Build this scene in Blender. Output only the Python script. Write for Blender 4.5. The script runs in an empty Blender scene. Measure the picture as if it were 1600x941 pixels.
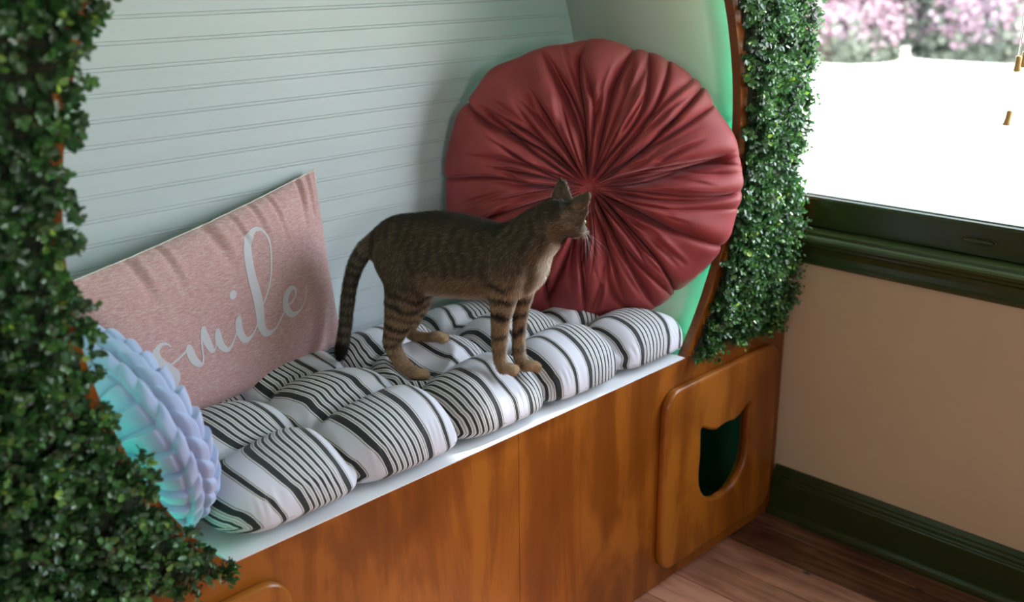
import bpy, bmesh, math, random
import numpy as np
from mathutils import Vector, Matrix, noise as mnoise
random.seed(7)
rng = np.random.default_rng(7)
scene = bpy.context.scene
COL = scene.collection
PI = math.pi

# ------------------------------------------------------------------ helpers
def link(o, parent=None):
    COL.objects.link(o)
    if parent is not None:
        o.parent = parent
        o.matrix_parent_inverse = parent.matrix_world.inverted() if False else Matrix.Translation(-parent.location)
    return o

def thing(name, label, cat, loc=(0, 0, 0), group=None):
    o = bpy.data.objects.new(name, None)
    o.location = loc
    o.empty_display_size = .02
    COL.objects.link(o)
    o['label'] = label; o['category'] = cat
    if group: o['group'] = group
    return o

def tag(o, label, cat, group=None, kind=None):
    o['label'] = label; o['category'] = cat
    if group: o['group'] = group
    if kind: o['kind'] = kind
    return o

def structure(o):
    o['kind'] = 'structure'
    return o

def mesh_np(name, V, F, mat=None, parent=None, smooth=True, attrs=None, mats=None, midx=None):
    """V (n,3); F (m,k) with one k, or list of lists"""
    me = bpy.data.meshes.new(name)
    V = np.asarray(V, np.float32)
    if isinstance(F, np.ndarray):
        m, k = F.shape
        me.vertices.add(len(V)); me.vertices.foreach_set('co', V.ravel())
        me.loops.add(m * k); me.loops.foreach_set('vertex_index', F.astype(np.int32).ravel())
        me.polygons.add(m)
        me.polygons.foreach_set('loop_start', np.arange(0, m * k, k, dtype=np.int32))
        me.polygons.foreach_set('loop_total', np.full(m, k, np.int32))
        me.update(calc_edges=True)
        me.validate()
    else:
        me.from_pydata([tuple(map(float, v)) for v in V], [], F)
        me.update()
    for mm in (mats or ([mat] if mat else [])):
        me.materials.append(mm)
    if midx is not None:
        me.polygons.foreach_set('material_index', np.asarray(midx, np.int32))
    if smooth:
        me.polygons.foreach_set('use_smooth', np.ones(len(me.polygons), bool))
    for k, a in (attrs or {}).items():
        a = np.asarray(a, np.float32)
        if a.ndim == 1:
            at = me.attributes.new(k, 'FLOAT', 'POINT'); at.data.foreach_set('value', a)
        else:
            at = me.attributes.new(k, 'FLOAT_COLOR', 'POINT')
            at.data.foreach_set('color', np.c_[a, np.ones(len(a))].astype(np.float32).ravel())
    o = bpy.data.objects.new(name, me)
    return link(o, parent)

def from_bm(name, bm, mat, parent=None, smooth=False):
    me = bpy.data.meshes.new(name)
    bmesh.ops.recalc_face_normals(bm, faces=bm.faces)
    bm.to_mesh(me); bm.free()
    me.materials.append(mat)
    if smooth:
        me.polygons.foreach_set('use_smooth', np.ones(len(me.polygons), bool))
    o = bpy.data.objects.new(name, me)
    return link(o, parent)

def add_box(bm, x0, x1, y0, y1, z0, z1, bev=0):
    r = bmesh.ops.create_cube(bm, size=1)
    for v in r['verts']:
        v.co = Vector(((x0 + x1) / 2 + v.co.x * (x1 - x0), (y0 + y1) / 2 + v.co.y * (y1 - y0), (z0 + z1) / 2 + v.co.z * (z1 - z0)))
    if bev:
        es = list({e for v in r['verts'] for e in v.link_edges})
        bmesh.ops.bevel(bm, geom=es, offset=bev, segments=2, affect='EDGES', profile=.6)

def box(name, x0, x1, y0, y1, z0, z1, mat, parent=None, bev=0):
    bm = bmesh.new(); add_box(bm, x0, x1, y0, y1, z0, z1, bev)
    return from_bm(name, bm, mat, parent)

def extrude_profile(name, prof, axis, a0, a1, mat, parent=None, closed=True, smooth=False):
    """prof: list of 2-D points in the plane across the axis ('y': (x,z); 'x': (y,z))"""
    n = len(prof); V = []
    for a in (a0, a1):
        for p, q in prof:
            V.append((p, a, q) if axis == 'y' else (a, p, q))
    F = [[i, (i + 1) % n, n + (i + 1) % n, n + i] for i in range(n if closed else n - 1)]
    if closed:
        F += [list(range(n))[::-1], list(range(n, 2 * n))]
    bm = bmesh.new()
    vs = [bm.verts.new(v) for v in V]
    for f in F: bm.faces.new([vs[i] for i in f])
    return from_bm(name, bm, mat, parent, smooth)

def grid_faces(nu, nv, cu=False, cv=False):
    i = np.arange(nu if cu else nu - 1)[:, None]; j = np.arange(nv if cv else nv - 1)[None, :]
    a = i * nv + j; b = ((i + 1) % nu) * nv + j
    c = ((i + 1) % nu) * nv + (j + 1) % nv; d = i * nv + (j + 1) % nv
    return np.stack([a, b, c, d], -1).reshape(-1, 4)

def plate(name, outers, holes, depth, bevel, mat, parent, y_front):
    """flat board standing in the XZ plane: outline(s) with holes, extruded along Y, front face at y_front"""
    cu = bpy.data.curves.new(name, 'CURVE'); cu.dimensions = '2D'; cu.fill_mode = 'BOTH'
    cu.extrude = depth / 2 - bevel; cu.bevel_depth = bevel; cu.bevel_resolution = 3
    cu.offset = -bevel
    for pts in outers + holes:
        s = cu.splines.new('POLY'); s.points.add(len(pts) - 1); s.use_cyclic_u = True
        for p, (x, z) in zip(s.points, pts): p.co = (x, z, 0, 1)
    tmp = bpy.data.objects.new('tmp', cu); COL.objects.link(tmp)
    dg = bpy.context.evaluated_depsgraph_get(); dg.update()
    me = bpy.data.meshes.new_from_object(tmp.evaluated_get(dg))
    bpy.data.objects.remove(tmp)
    # curve lies in XY: (x, z, h) -> (x, y_front + depth/2 - h, z)
    me.transform(Matrix(((1, 0, 0, 0), (0, 0, -1, y_front + depth / 2), (0, 1, 0, 0), (0, 0, 0, 1))))
    me.materials.clear(); me.materials.append(mat)
    me.name = name
    o = bpy.data.objects.new(name, me)
    return link(o, parent)

def smoothstep(a, b, x):
    t = np.clip((x - a) / (b - a), 0, 1); return t * t * (3 - 2 * t)

def tube(path, rad, n=8, close_ends=True):
    """returns V, F(list) of a tube through path with radius list"""
    path = [Vector(p) for p in path]; V = []; F = []
    up = Vector((0.3, 0.2, .9)).normalized()
    for i, p in enumerate(path):
        d = (path[min(i + 1, len(path) - 1)] - path[max(i - 1, 0)]).normalized()
        a = d.cross(up).normalized(); b = a.cross(d)
        r = rad[i] if hasattr(rad, '__len__') else rad
        for k in range(n):
            t = 2 * PI * k / n
            V.append(p + a * (r * math.cos(t)) + b * (r * math.sin(t)))
    for i in range(len(path) - 1):
        for k in range(n):
            F.append([i * n + k, i * n + (k + 1) % n, (i + 1) * n + (k + 1) % n, (i + 1) * n + k])
    if close_ends:
        F.append(list(range(n))[::-1]); F.append([(len(path) - 1) * n + k for k in range(n)])
    return V, F

# ------------------------------------------------------------------ materials
def mat_new(name):
    m = bpy.data.materials.new(name); m.use_nodes = True
    nt = m.node_tree; b = nt.nodes['Principled BSDF']
    return m, nt, b

def N(nt, t, **kw):
    n = nt.nodes.new(t)
    for k, v in kw.items():
        if k in n.inputs: n.inputs[k].default_value = v
        else: setattr(n, k, v)
    return n

def coords(nt, scale=(1, 1, 1), kind='Object', rot=(0, 0, 0)):
    tc = N(nt, 'ShaderNodeTexCoord'); mp = N(nt, 'ShaderNodeMapping')
    mp.inputs['Scale'].default_value = scale; mp.inputs['Rotation'].default_value = rot
    nt.links.new(tc.outputs[kind], mp.inputs['Vector'])
    return mp.outputs['Vector']

def ramp(nt, fac, stops, interp='LINEAR'):
    r = N(nt, 'ShaderNodeValToRGB'); cr = r.color_ramp; cr.interpolation = interp
    cr.elements[0].position = stops[0][0]; cr.elements[0].color = (*stops[0][1], 1)
    cr.elements[1].position = stops[-1][0]; cr.elements[1].color = (*stops[-1][1], 1)
    for p, c in stops[1:-1]:
        e = cr.elements.new(p); e.color = (*c, 1)
    nt.links.new(fac, r.inputs['Fac'])
    return r.outputs['Color']

def noise_fac(nt, vec, scale=5, detail=4, rough=.55, dist=0):
    n = N(nt, 'ShaderNodeTexNoise', Scale=scale, Detail=detail, Roughness=rough, Distortion=dist)
    nt.links.new(vec, n.inputs['Vector'])
    return n.outputs['Fac']

def bump(nt, b, fac, strength=.2, dist=.001):
    n = N(nt, 'ShaderNodeBump', Strength=strength, Distance=dist)
    nt.links.new(fac, n.inputs['Height']); nt.links.new(n.outputs['Normal'], b.inputs['Normal'])

def mat_simple(name, c1, c2, rough=.5, scale=6, stretch=(1, 1, 1), bmp=0, bscale=60, spec=.5, detail=4, coat=0, bdist=.001):
    m, nt, b = mat_new(name)
    v = coords(nt, stretch)
    f = noise_fac(nt, v, scale, detail)
    nt.links.new(ramp(nt, f, [(.3, c1), (.7, c2)]), b.inputs['Base Color'])
    b.inputs['Roughness'].default_value = rough
    b.inputs['Specular IOR Level'].default_value = spec
    b.inputs['Coat Weight'].default_value = coat
    b.inputs['Coat Roughness'].default_value = .25
    if bmp:
        bump(nt, b, noise_fac(nt, coords(nt, stretch), bscale, 3), bmp, bdist)
    return m

def mat_emit(name, col, strength):
    m, nt, b = mat_new(name)
    b.inputs['Base Color'].default_value = (*col, 1)
    b.inputs['Emission Color'].default_value = (*col, 1)
    b.inputs['Emission Strength'].default_value = strength
    return m

def mat_ply(name, c_dark, c_mid, c_light, rough=.38):
    m, nt, b = mat_new(name)
    v = coords(nt, (3.6, 3.6, .75))
    f = noise_fac(nt, v, 2.2, 5, .6, .9)
    v2 = coords(nt, (150, 150, 3))
    f2 = noise_fac(nt, v2, 1.5, 3, .6)
    v3 = coords(nt, (2, 2, 1.1))
    f3 = noise_fac(nt, v3, 2.5, 3, .5, 1.5)
    mx = N(nt, 'ShaderNodeMath', operation='MULTIPLY_ADD'); mx.inputs[1].default_value = .10
    nt.links.new(f2, mx.inputs[0]); nt.links.new(f, mx.inputs[2])
    mx2 = N(nt, 'ShaderNodeMath', operation='MULTIPLY_ADD'); mx2.inputs[1].default_value = .70
    nt.links.new(f3, mx2.inputs[0]); nt.links.new(mx.outputs[0], mx2.inputs[2])
    nt.links.new(ramp(nt, mx2.outputs[0], [(.64, c_dark), (.88, c_mid), (1.0, c_light)]), b.inputs['Base Color'])
    b.inputs['Roughness'].default_value = rough
    b.inputs['Specular IOR Level'].default_value = .35; b.inputs['Coat Weight'].default_value = .1; b.inputs['Coat Roughness'].default_value = .2
    bump(nt, b, f2, .06, .0005)
    return m

M = {}
M['ply'] = mat_ply('varnished_plywood', (.115, .026, .0015), (.175, .046, .003), (.27, .082, .007))
M['ply_edge'] = mat_simple('ply_edge', (.12, .038, .012), (.18, .06, .018), .4, 8, (1, 1, 30))
M['white_paint'] = mat_simple('white_paint', (.74, .76, .78), (.80, .81, .83), .35, 3, bmp=.15, bscale=25)
M['bead_paint'] = mat_simple('beadboard_paint', (.44, .49, .52), (.48, .53, .56), .45, 3, (1, 1, 8), bmp=.12, bscale=8)
M['lining'] = mat_simple('lining_paint', (.68, .65, .57), (.73, .70, .62), .5, 4, bmp=.05, bscale=60)
M['plaster'] = mat_simple('peach_plaster', (.455, .345, .225), (.505, .39, .26), .6, 2.2, bmp=.45, bscale=9, bdist=.004)
M['ceiling'] = mat_simple('ceiling_paint', (.7, .68, .64), (.74, .72, .68), .8)
M['green'] = mat_simple('dark_green_gloss', (.018, .028, .006), (.024, .036, .009), .24, 5, bmp=.12, bscale=10, spec=.55)
M['inside_green'] = mat_simple('green_inside_paint', (.010, .075, .035), (.014, .09, .04), .6)
M['white_cord'] = mat_simple('white_cord', (.8, .8, .8), (.85, .85, .85), .7)
M['tassel'] = mat_simple('pale_wood_tassel', (.46, .30, .10), (.56, .38, .14), .5, 8, (1, 1, .2))

# ------------------------------------------------------------------ camera
F_PX, YAW, PITCH, ROLL = 1611.83, 0.7892645395, 0.3195264547, -0.0099676170
CAM = Vector((-1.99852165, -1.10922282, 1.25938266))
fwd = Vector((math.sin(YAW) * math.cos(PITCH), math.cos(YAW) * math.cos(PITCH), -math.sin(PITCH)))
rt = Vector((math.cos(YAW), -math.sin(YAW), 0)); upv = rt.cross(fwd)
r2 = math.cos(ROLL) * rt + math.sin(ROLL) * upv
u2 = -math.sin(ROLL) * rt + math.cos(ROLL) * upv
cam = bpy.data.cameras.new('camera'); cam.sensor_width = 36; cam.lens = F_PX / 1600 * 36
cam.clip_start = .02; cam.clip_end = 200
cam.dof.use_dof = True; cam.dof.focus_distance = 1.72; cam.dof.aperture_fstop = 3.2
co = bpy.data.objects.new('camera', cam)
co.matrix_world = Matrix(((r2.x, u2.x, -fwd.x, CAM.x), (r2.y, u2.y, -fwd.y, CAM.y), (r2.z, u2.z, -fwd.z, CAM.z), (0, 0, 0, 1)))
COL.objects.link(co); scene.camera = co

# ------------------------------------------------------------------ room shell
RX0, RY0, CH = -4.2, -3.6, 2.6        # room: x -4.2..0, y -3.6..0.5
W_Y0, W_Y1, W_Z0, W_Z1 = -1.30, .40, .69, 1.62       # opening of the window in the right wall

def wall_with_hole(name, plane, a0, a1, z0, z1, h, t0, t1, mat):
    """plane 'x': wall in the YZ plane between x=t0..t1; 'y': in the XZ plane"""
    bm = bmesh.new()
    rects = [(a0, a1, z0, z1)]
    if h:
        ha, hb, hz0, hz1 = h
        rects = [(a0, ha, z0, z1), (hb, a1, z0, z1), (ha, hb, z0, hz0), (ha, hb, hz1, z1)]
    for (p, q, r, s) in rects:
        if plane == 'x': add_box(bm, t0, t1, p, q, r, s)
        else: add_box(bm, p, q, t0, t1, r, s)
    return structure(from_bm(name, bm, mat))

wall_with_hole('wall_right', 'x', RY0, .62, 0, CH, (W_Y0, W_Y1, W_Z0, W_Z1), 0, .12, M['plaster'])
wall_with_hole('wall_back', 'y', RX0, 0, 0, CH, None, .5, .62, M['plaster'])
wall_with_hole('wall_left', 'x', RY0, .5, 0, CH, (-2.08, -1.52, 1.25, 1.87), RX0 - .12, RX0, M['plaster'])
wall_with_hole('wall_front', 'y', RX0, 0, 0, CH, (-2.72, -2.18, 1.25, 1.87), RY0 - .12, RY0, M['plaster'])
structure(box('ceiling', RX0 - .12, .12, RY0 - .12, .62, CH, CH + .1, M['ceiling']))

# floor: real boards running along Y, gaps between them, worn red-brown wood
m, nt, b = mat_new('worn_floorboards')
geo = N(nt, 'ShaderNodeAttribute', attribute_name='tint')
v = coords(nt, (14, 1.2, 1)); f = noise_fac(nt, v, 3, 6, .65, .6)
f2 = noise_fac(nt, coords(nt, (1, 1, 1)), 5, 5, .6)
ad = N(nt, 'ShaderNodeMath', operation='MULTIPLY_ADD'); ad.inputs[1].default_value = .6
nt.links.new(f, ad.inputs[0]); nt.links.new(geo.outputs['Fac'], ad.inputs[2])
ad2 = N(nt, 'ShaderNodeMath', operation='MULTIPLY_ADD'); ad2.inputs[1].default_value = .4
nt.links.new(f2, ad2.inputs[0]); nt.links.new(ad.outputs[0], ad2.inputs[2])
col = ramp(nt, ad2.outputs[0], [(.28, (.07, .024, .012)), (.45, (.23, .10, .055)), (.62, (.44, .21, .135)), (.9, (.52, .29, .19))])
# nail holes and stains: sparse dark ellipses
vo = N(nt, 'ShaderNodeTexVoronoi', Scale=1.0, Randomness=1.0); nt.links.new(coords(nt, (11, 6, 1)), vo.inputs['Vector'])
lt = ramp(nt, vo.outputs['Distance'], [(.055, (.03, .03, .03)), (.085, (1, 1, 1))])
mul = N(nt, 'ShaderNodeMix', data_type='RGBA', blend_type='MULTIPLY'); mul.inputs['Factor'].default_value = .85
nt.links.new(col, mul.inputs['A']); nt.links.new(lt, mul.inputs['B'])
nt.links.new(mul.outputs['Result'], b.inputs['Base Color'])
b.inputs['Roughness'].default_value = .42
bump(nt, b, f, .25, .001)
M['floor'] = m
V = []; Fc = []; tint = []
x = .0; k = 0
widths = [.085, .10, .098, .105, .10, .097, .103]
while x > RX0:
    w = widths[k % 7]; x1 = x - w + .0022
    y = .5; seg = [.5, -.9 - .4 * random.random(), -2.2 - .4 * random.random(), RY0]
    for s in range(3):
        ya, yb = seg[s] - .001, seg[s + 1] + .001
        i = len(V); e = .0012
        V += [(x1, yb, 0 - .02), (x, yb, -.02), (x, ya, -.02), (x1, ya, -.02),
              (x1, yb, -e), (x, yb, -e), (x, ya, -e), (x1, ya, -e),
              (x1 + e, yb + e, 0), (x - e, yb + e, 0), (x - e, ya - e, 0), (x1 + e, ya - e, 0)]
        Fc += [[i, i + 3, i + 2, i + 1]]
        for a in (0, 4):
            for q in range(4): Fc.append([i + a + q, i + a + (q + 1) % 4, i + a + 4 + (q + 1) % 4, i + a + 4 + q])
        Fc.append([i + 8, i + 9, i + 10, i + 11])
        tn = (-.12 if k == 0 else (-.16 if k == 1 else random.uniform(.0, .14)))
        tint += [tn] * 12
    x -= w; k += 1
fl = mesh_np('floor', V, Fc, M['floor'], smooth=False, attrs={'tint': tint}); structure(fl)
sub = structure(box('floor_underside', RX0 - .12, .12, RY0 - .12, .62, -.08, -.021, mat_simple('dark_gap', (.015, .01, .008), (.02, .012, .01), .9)))
sub.name = 'floor.001'

# baseboard of the right wall: stepped profile + shoe moulding
bp = [(0, 0), (-.030, 0), (-.030, .006), (-.028, .014), (-.022, .020), (-.017, .022), (-.017, .088), (-.015, .091), (-.0155, .094),
      (-.013, .097), (-.0135, .104), (-.010, .108), (-.010, .113), (-.006, .118), (-.004, .1215), (0, .1215)]
structure(extrude_profile('baseboard_right', bp, 'y', RY0, -.004, M['green']))

# ------------------------------------------------------------------ window in the right wall
win = bpy.data.objects.new('window_1', None); win.location = (.05, -.6, 1.2); COL.objects.link(win); structure(win)
# apron and stool moulding under the window (room side)
ap = [(0, .624), (-.012, .624), (-.016, .628), (-.016, .634), (-.013, .638), (-.012, .650), (-.016, .662), (-.020, .667), (-.020, .671),
      (-.028, .674), (-.031, .678), (-.031, .684), (-.027, .688), (-.016, .690), (-.014, .696), (.118, .704), (.118, .69), (0, .69)]
extrude_profile('window_sill', ap, 'y', W_Y0 - .12, W_Y1, M['green'], win)
# lower rail of the sash, set back, with a bevelled glazing lip
rail = [(.028, .700), (.028, .758), (.031, .763), (.035, .765), (.038, .768), (.052, .771), (.066, .768), (.066, .700)]
extrude_profile('bottom_rail', rail, 'y', W_Y0 + .012, W_Y1 - .012, M['green'], win)
box('stile', .028, .066, W_Y0 + .012, W_Y0 + .06, .772, W_Z1 - .05, M['green'], win, .003)
box('stile', .028, .066, W_Y1 - .06, W_Y1 - .012, .772, W_Z1 - .05, M['green'], win, .003)
box('top_rail', .028, .066, W_Y0 + .012, W_Y1 - .012, W_Z1 - .05, W_Z1 - .002, M['green'], win, .003)
box('jamb', -.012, .118, W_Y1 - .012, W_Y1, .704, W_Z1, M['green'], win)
box('jamb', -.012, .118, W_Y0, W_Y0 + .012, .704, W_Z1, M['green'], win)
m, nt, b = mat_new('window_glass')
for n in list(nt.nodes):
    if n.type == 'BSDF_PRINCIPLED': nt.nodes.remove(n)
tr = N(nt, 'ShaderNodeBsdfTransparent'); gl = N(nt, 'ShaderNodeBsdfGlossy', Roughness=.02)
lwg = N(nt, 'ShaderNodeLayerWeight', Blend=.5)
pw_ = N(nt, 'ShaderNodeMath', operation='POWER'); pw_.inputs[1].default_value = 5
nt.links.new(lwg.outputs['Facing'], pw_.inputs[0])
fr = N(nt, 'ShaderNodeMath', operation='MULTIPLY_ADD'); fr.inputs[1].default_value = .6; fr.inputs[2].default_value = .03
nt.links.new(pw_.outputs[0], fr.inputs[0])
mxs = N(nt, 'ShaderNodeMixShader')
tr.inputs['Color'].default_value = (.97, .985, .98, 1)
nt.links.new(fr.outputs[0], mxs.inputs[0]); nt.links.new(tr.outputs[0], mxs.inputs[1]); nt.links.new(gl.outputs[0], mxs.inputs[2])
nt.links.new(mxs.outputs[0], nt.nodes['Material Output'].inputs['Surface'])
M['glass'] = m
box('pane', .047, .050, W_Y0 + .05, W_Y1 - .05, .765, W_Z1 - .045, M['glass'], win)
# recessed finger lift in the rail: shallow oval dish with raised rim
V = []; Fc = []
nseg = 40
prof = [(1.0, 0.0), (1.0, -.0035), (.90, -.0045), (.84, -.002), (.6, .0), (0.001, .0005)]
for (s, d) in prof:
    for q in range(nseg):
        t = 2 * PI * q / nseg
        V.append((.0275 + d, -.388 + math.copysign(abs(math.cos(t)) ** .8, math.cos(t)) * .034 * s, .729 + .0075 * s * math.sin(t)))
for i in range(len(prof) - 1):
    for q in range(nseg):
        Fc.append([i * nseg + q, i * nseg + (q + 1) % nseg, (i + 1) * nseg + (q + 1) % nseg, (i + 1) * nseg + q])
mesh_np('finger_lift', V, Fc, M['green'], win)
# windows the camera does not see: plain frames in the left and front walls
for nm, pl in (('window_2', 'x'), ('window_3', 'y')):
    bm = bmesh.new()
    a0, a1 = (-2.08, -1.52) if pl == 'x' else (-2.72, -2.18)
    t0, t1 = (RX0 - .08, RX0 - .04) if pl == 'x' else (RY0 - .08, RY0 - .04)
    am = (a0 + a1) / 2
    for (p, q, r, s) in ((a0, a1, 1.25, 1.28), (a0, a1, 1.84, 1.87), (a0, a0 + .03, 1.28, 1.84), (a1 - .03, a1, 1.28, 1.84), (a0 + .03, a1 - .03, 1.55, 1.57)):
        if pl == 'x': add_box(bm, t0, t1, p, q, r, s)
        else: add_box(bm, p, q, t0, t1, r, s)
    structure(from_bm(nm, bm, M['green']))

# blind cords with wooden tassels in front of the window
def tassel(y, x, z, label, lean=0):
    t = thing('blind_cord', label, 'blind cord', (x, y, z), None)
    prof = [(0, .0135), (.0050, .0135), (.0058, .012), (.0053, .006), (.0053, 0), (.0062, -.007), (.0072, -.0115), (.0066, -.0135), (0, -.0135)]
    V = []; Fc = []; n = 20
    for r, h in prof:
        for k in range(n):
            a = 2 * PI * k / n
            V.append((x + r * math.cos(a), y + r * math.sin(a) - lean * h, z + h))
    for i in range(len(prof) - 1):
        for k in range(n): Fc.append([i * n + k, i * n + (k + 1) % n, (i + 1) * n + (k + 1) % n, (i + 1) * n + k])
    mesh_np('tassel', V, Fc, M['tassel'], t)
    V, Fc = tube([(x, y, z + .011), (x + .0006, y - .0015, z + .12), (x, y - .002, z + .3), (x, y, W_Z1 + .02)], .0010, 6)
    mesh_np('cord', V, Fc, M['white_cord'], t)
    return t
tassel(-.432, -.030, 1.075, 'white blind cord ending in a pale wooden tassel, the middle one at the window')
tassel(-.424, -.018, .977, 'white blind cord with the lowest hanging wooden tassel in front of the window', .12)
tassel(-.4395, -.022, 1.082, 'white blind cord with wooden tassel nearest the photo edge, partly cut off')
bl = thing('window_blind', 'raised pale blind rolled up at the top of the window', 'blind', (-.03, -.6, W_Z1 + .05))
V, Fc = tube([(-.045, W_Y0 - .05, W_Z1 + .05), (-.045, -.075, W_Z1 + .05)], .035, 20)
mesh_np('roll', V, Fc, mat_simple('blind_cloth', (.6, .56, .48), (.66, .62, .54), .8), bl)
box('head_rail', -.08, 0, W_Y0 - .06, -.07, W_Z1 + .086, W_Z1 + .115, M['white_paint'], bl)

# ------------------------------------------------------------------ the built-in cat nook
CX, CZ, RR, RB, D = -.906, .925, .666, .700, .45     # arch centre, ply radius, lining radius, niche depth
X0, XS, H, FT = -1.95, -.868, .5, .018
nook = thing('bench_nook', 'orange varnished plywood bench nook with round opening and white seat', 'bench nook', (-.975, .22, 0))

def rounded_rect(x0, x1, z0, z1, r, n=10):
    pts = []
    for cx, cz, a0 in ((x1 - r, z1 - r, 0), (x0 + r, z1 - r, 90), (x0 + r, z0 + r, 180), (x1 - r, z0 + r, 270)):
        for k in range(n + 1):
            a = math.radians(a0 + 90 * k / n); pts.append((cx + r * math.cos(a), cz + r * math.sin(a)))
    return pts

def cat_head(cx, cz, s, flip=1):
    """outline of a cat's head with two ears, half width s"""
    half = [(0.0, .79), (.18, .775), (.36, .745), (.55, .80), (.75, .90), (.90, .975), (.97, .985), (1.0, .94), (.985, .75), (.97, .50), (.955, .32), (.975, .15), (.99, 0), (.985, -.18), (.95, -.40),
            (.86, -.62), (.70, -.81), (.48, -.95), (.24, -1.02)]
    pts = half + [(-x, z) for x, z in half[::-1] if x > 0]
    return [(cx + flip * x * s, cz + z * s) for x, z in pts]

hole_r = cat_head(-.253, .2415, .0935)
hole_l = cat_head(-1.56, .245, .0925)
wide_r = cat_head(-.253, .2415, .118); wide_l = cat_head(-1.56, .245, .118)
e = .0006
plate('front_panel', [[(XS + e, .004), (-.004, .004), (-.004, H), (XS + e, H)]], [wide_r], FT, .0004, M['ply'], nook, 0)
plate('front_panel', [[(X0, .004), (XS - e, .004), (XS - e, H), (X0, H)]], [wide_l], FT, .0004, M['ply'], nook, 0)
# cat doors: raised rounded boards with a cat-head hole
M['ply2'] = mat_ply('varnished_plywood_board', (.135, .032, .002), (.21, .060, .005), (.31, .102, .011), .32)
dr = plate('cat_door_board', [rounded_rect(-.470, -.050, .042, .448, .045)], [hole_r], .0185, .0065, M['ply2'], nook, -.0187)
dl = plate('cat_door_board', [rounded_rect(-1.76, -1.338, .042, .455, .045)], [hole_l], .0185, .0065, M['ply2'], nook, -.0187)
# arch facade above the seat
t0 = math.asin((CZ - H) / RR)
arc = [(CX + RR * math.cos(a), CZ + RR * math.sin(a)) for a in np.linspace(PI + t0, -t0, 181)]
outl = arc + [(-.004, H + .0004), (-.004, 1.9), (X0, 1.9), (X0, H + .0004)]
ar = plate('arch_panel', [outl], [], FT, .0004, M['ply'], nook, 0)
ar.data.materials.append(M['ply_edge'])
for p_ in ar.data.polygons:
    if abs(p_.normal.y) < .5: p_.material_index = 1
# white seat board
tb = math.acos(math.sqrt(max(0, 1 - ((CZ - H) / RB) ** 2)))
xb = RB * math.cos(math.asin((CZ - H) / RB))
bm = bmesh.new(); add_box(bm, CX - xb - .02, CX + xb + .02, FT, D, H - .018, H)
add_box(bm, CX - RR * math.cos(t0) + .001, CX + RR * math.cos(t0) - .001, -.0015, FT, H, H + .0018)
add_box(bm, CX - RR * math.cos(t0) + .001, CX + RR * math.cos(t0) - .001, FT, D, H, H + .0018)
from_bm('seat_board', bm, M['white_paint'], nook)
# lining: a bent sheet following the arch
ang = np.linspace(PI + math.asin((CZ - H - .002) / RB), -math.asin((CZ - H - .002) / RB), 181)
V = []
for r in (RB, RB + .006):
    for a in ang:
        for y in (FT + .0005, D):
            V.append((CX + r * math.cos(a), y, CZ + r * math.sin(a)))
n = len(ang); Fc = []
for s in (0, 1):
    o_ = s * n * 2
    for i in range(n - 1): Fc.append([o_ + 2 * i, o_ + 2 * i + 2, o_ + 2 * i + 3, o_ + 2 * i + 1])
for i in range(n - 1):
    Fc.append([2 * i, 2 * n + 2 * i, 2 * n + 2 * i + 2, 2 * i + 2]); Fc.append([2 * i + 1, 2 * i + 3, 2 * n + 2 * i + 3, 2 * n + 2 * i + 1])
Fc += [[0, 1, 2 * n + 1, 2 * n], [2 * n - 2, 4 * n - 2, 4 * n - 1, 2 * n - 1]]
mesh_np('lining', V, Fc, M['lining'], nook)
# beadboard back: twin grooves with a bead between, every 38 mm
z = .729 - .0379 * 7; prof = []
while z < 1.72:
    prof += [(D, z + .0045), (D, z + .0330), (D + .0013, z + .0338), (D + .0002, z + .0347), (D, z + .0366), (D + .0002, z + .0385), (D + .0013, z + .0394)]
    prof += [(D, z + .0402)]
    z += .0379
p2 = [q for q in prof]
p2.sort(key=lambda q: q[1])
p2 = [(D, .47)] + [q for q in p2 if q[1] > .475] + [(D + .012, p2[-1][1]), (D + .012, .47)]
extrude_profile('back_panel', p2, 'x', X0 + .02, -.02, M['bead_paint'], nook)
# carcass
box('side_panel', X0, X0 + .016, FT, .49, .004, 1.9, M['ply'], nook)
box('side_panel', -.020, -.004, FT, .49, .004, 1.9, M['ply'], nook)
box('top_panel', X0 + .016, -.020, FT, .49, 1.884, 1.9, M['ply'], nook)
box('inner_back', X0 + .018, -.022, .474, .488, .006, .466, M['inside_green'], nook)
box('divider', -.885, -.870, FT, .472, .006, .48, M['inside_green'], nook)
box('inner_side', -.034, -.022, FT + .001, .472, .006, .48, M['inside_green'], nook)
box('inner_floor', X0 + .018, -.036, FT + .001, .472, .001, .006, M['inside_green'], nook)

# LED strip behind the rim of the arch
led = thing('led_strip', 'green glowing light strip tucked behind the rim of the round opening', 'light strip', (CX, .03, CZ))
V = []; Fc = []
aa = np.linspace(PI + t0 - .05, -t0 + .05, 160)
for i, a in enumerate(aa):
    for r, y in ((RB - .001, FT + .004), (RB - .001, FT + .014), (RB - .003, FT + .014), (RB - .003, FT + .004)):
        V.append((CX + r * math.cos(a), y, CZ + r * math.sin(a)))
Fc = [[4 * i + k, 4 * i + (k + 1) % 4, 4 * i + 4 + (k + 1) % 4, 4 * i + 4 + k] for i in range(len(aa) - 1) for k in range(4)]
mesh_np('tape', V, Fc, M['white_paint'], led, smooth=False)
LEDM = mat_emit('led_emission', (.03, 1.0, .60), 95.0)
nl = 96
bm = bmesh.new()
for k in range(nl):
    a = PI + t0 - .06 + (-2 * t0 - PI + .12) * k / (nl - 1)
    c = Vector((CX + (RB - .0042) * math.cos(a), FT + .009, CZ + (RB - .0042) * math.sin(a)))
    r = bmesh.ops.create_cube(bm, size=1)
    rot = Matrix.Rotation(-a, 3, 'Y')
    for v in r['verts']:
        v.co = c + rot @ Vector((v.co.x * .0018, v.co.y * .005, v.co.z * .005))
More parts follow.
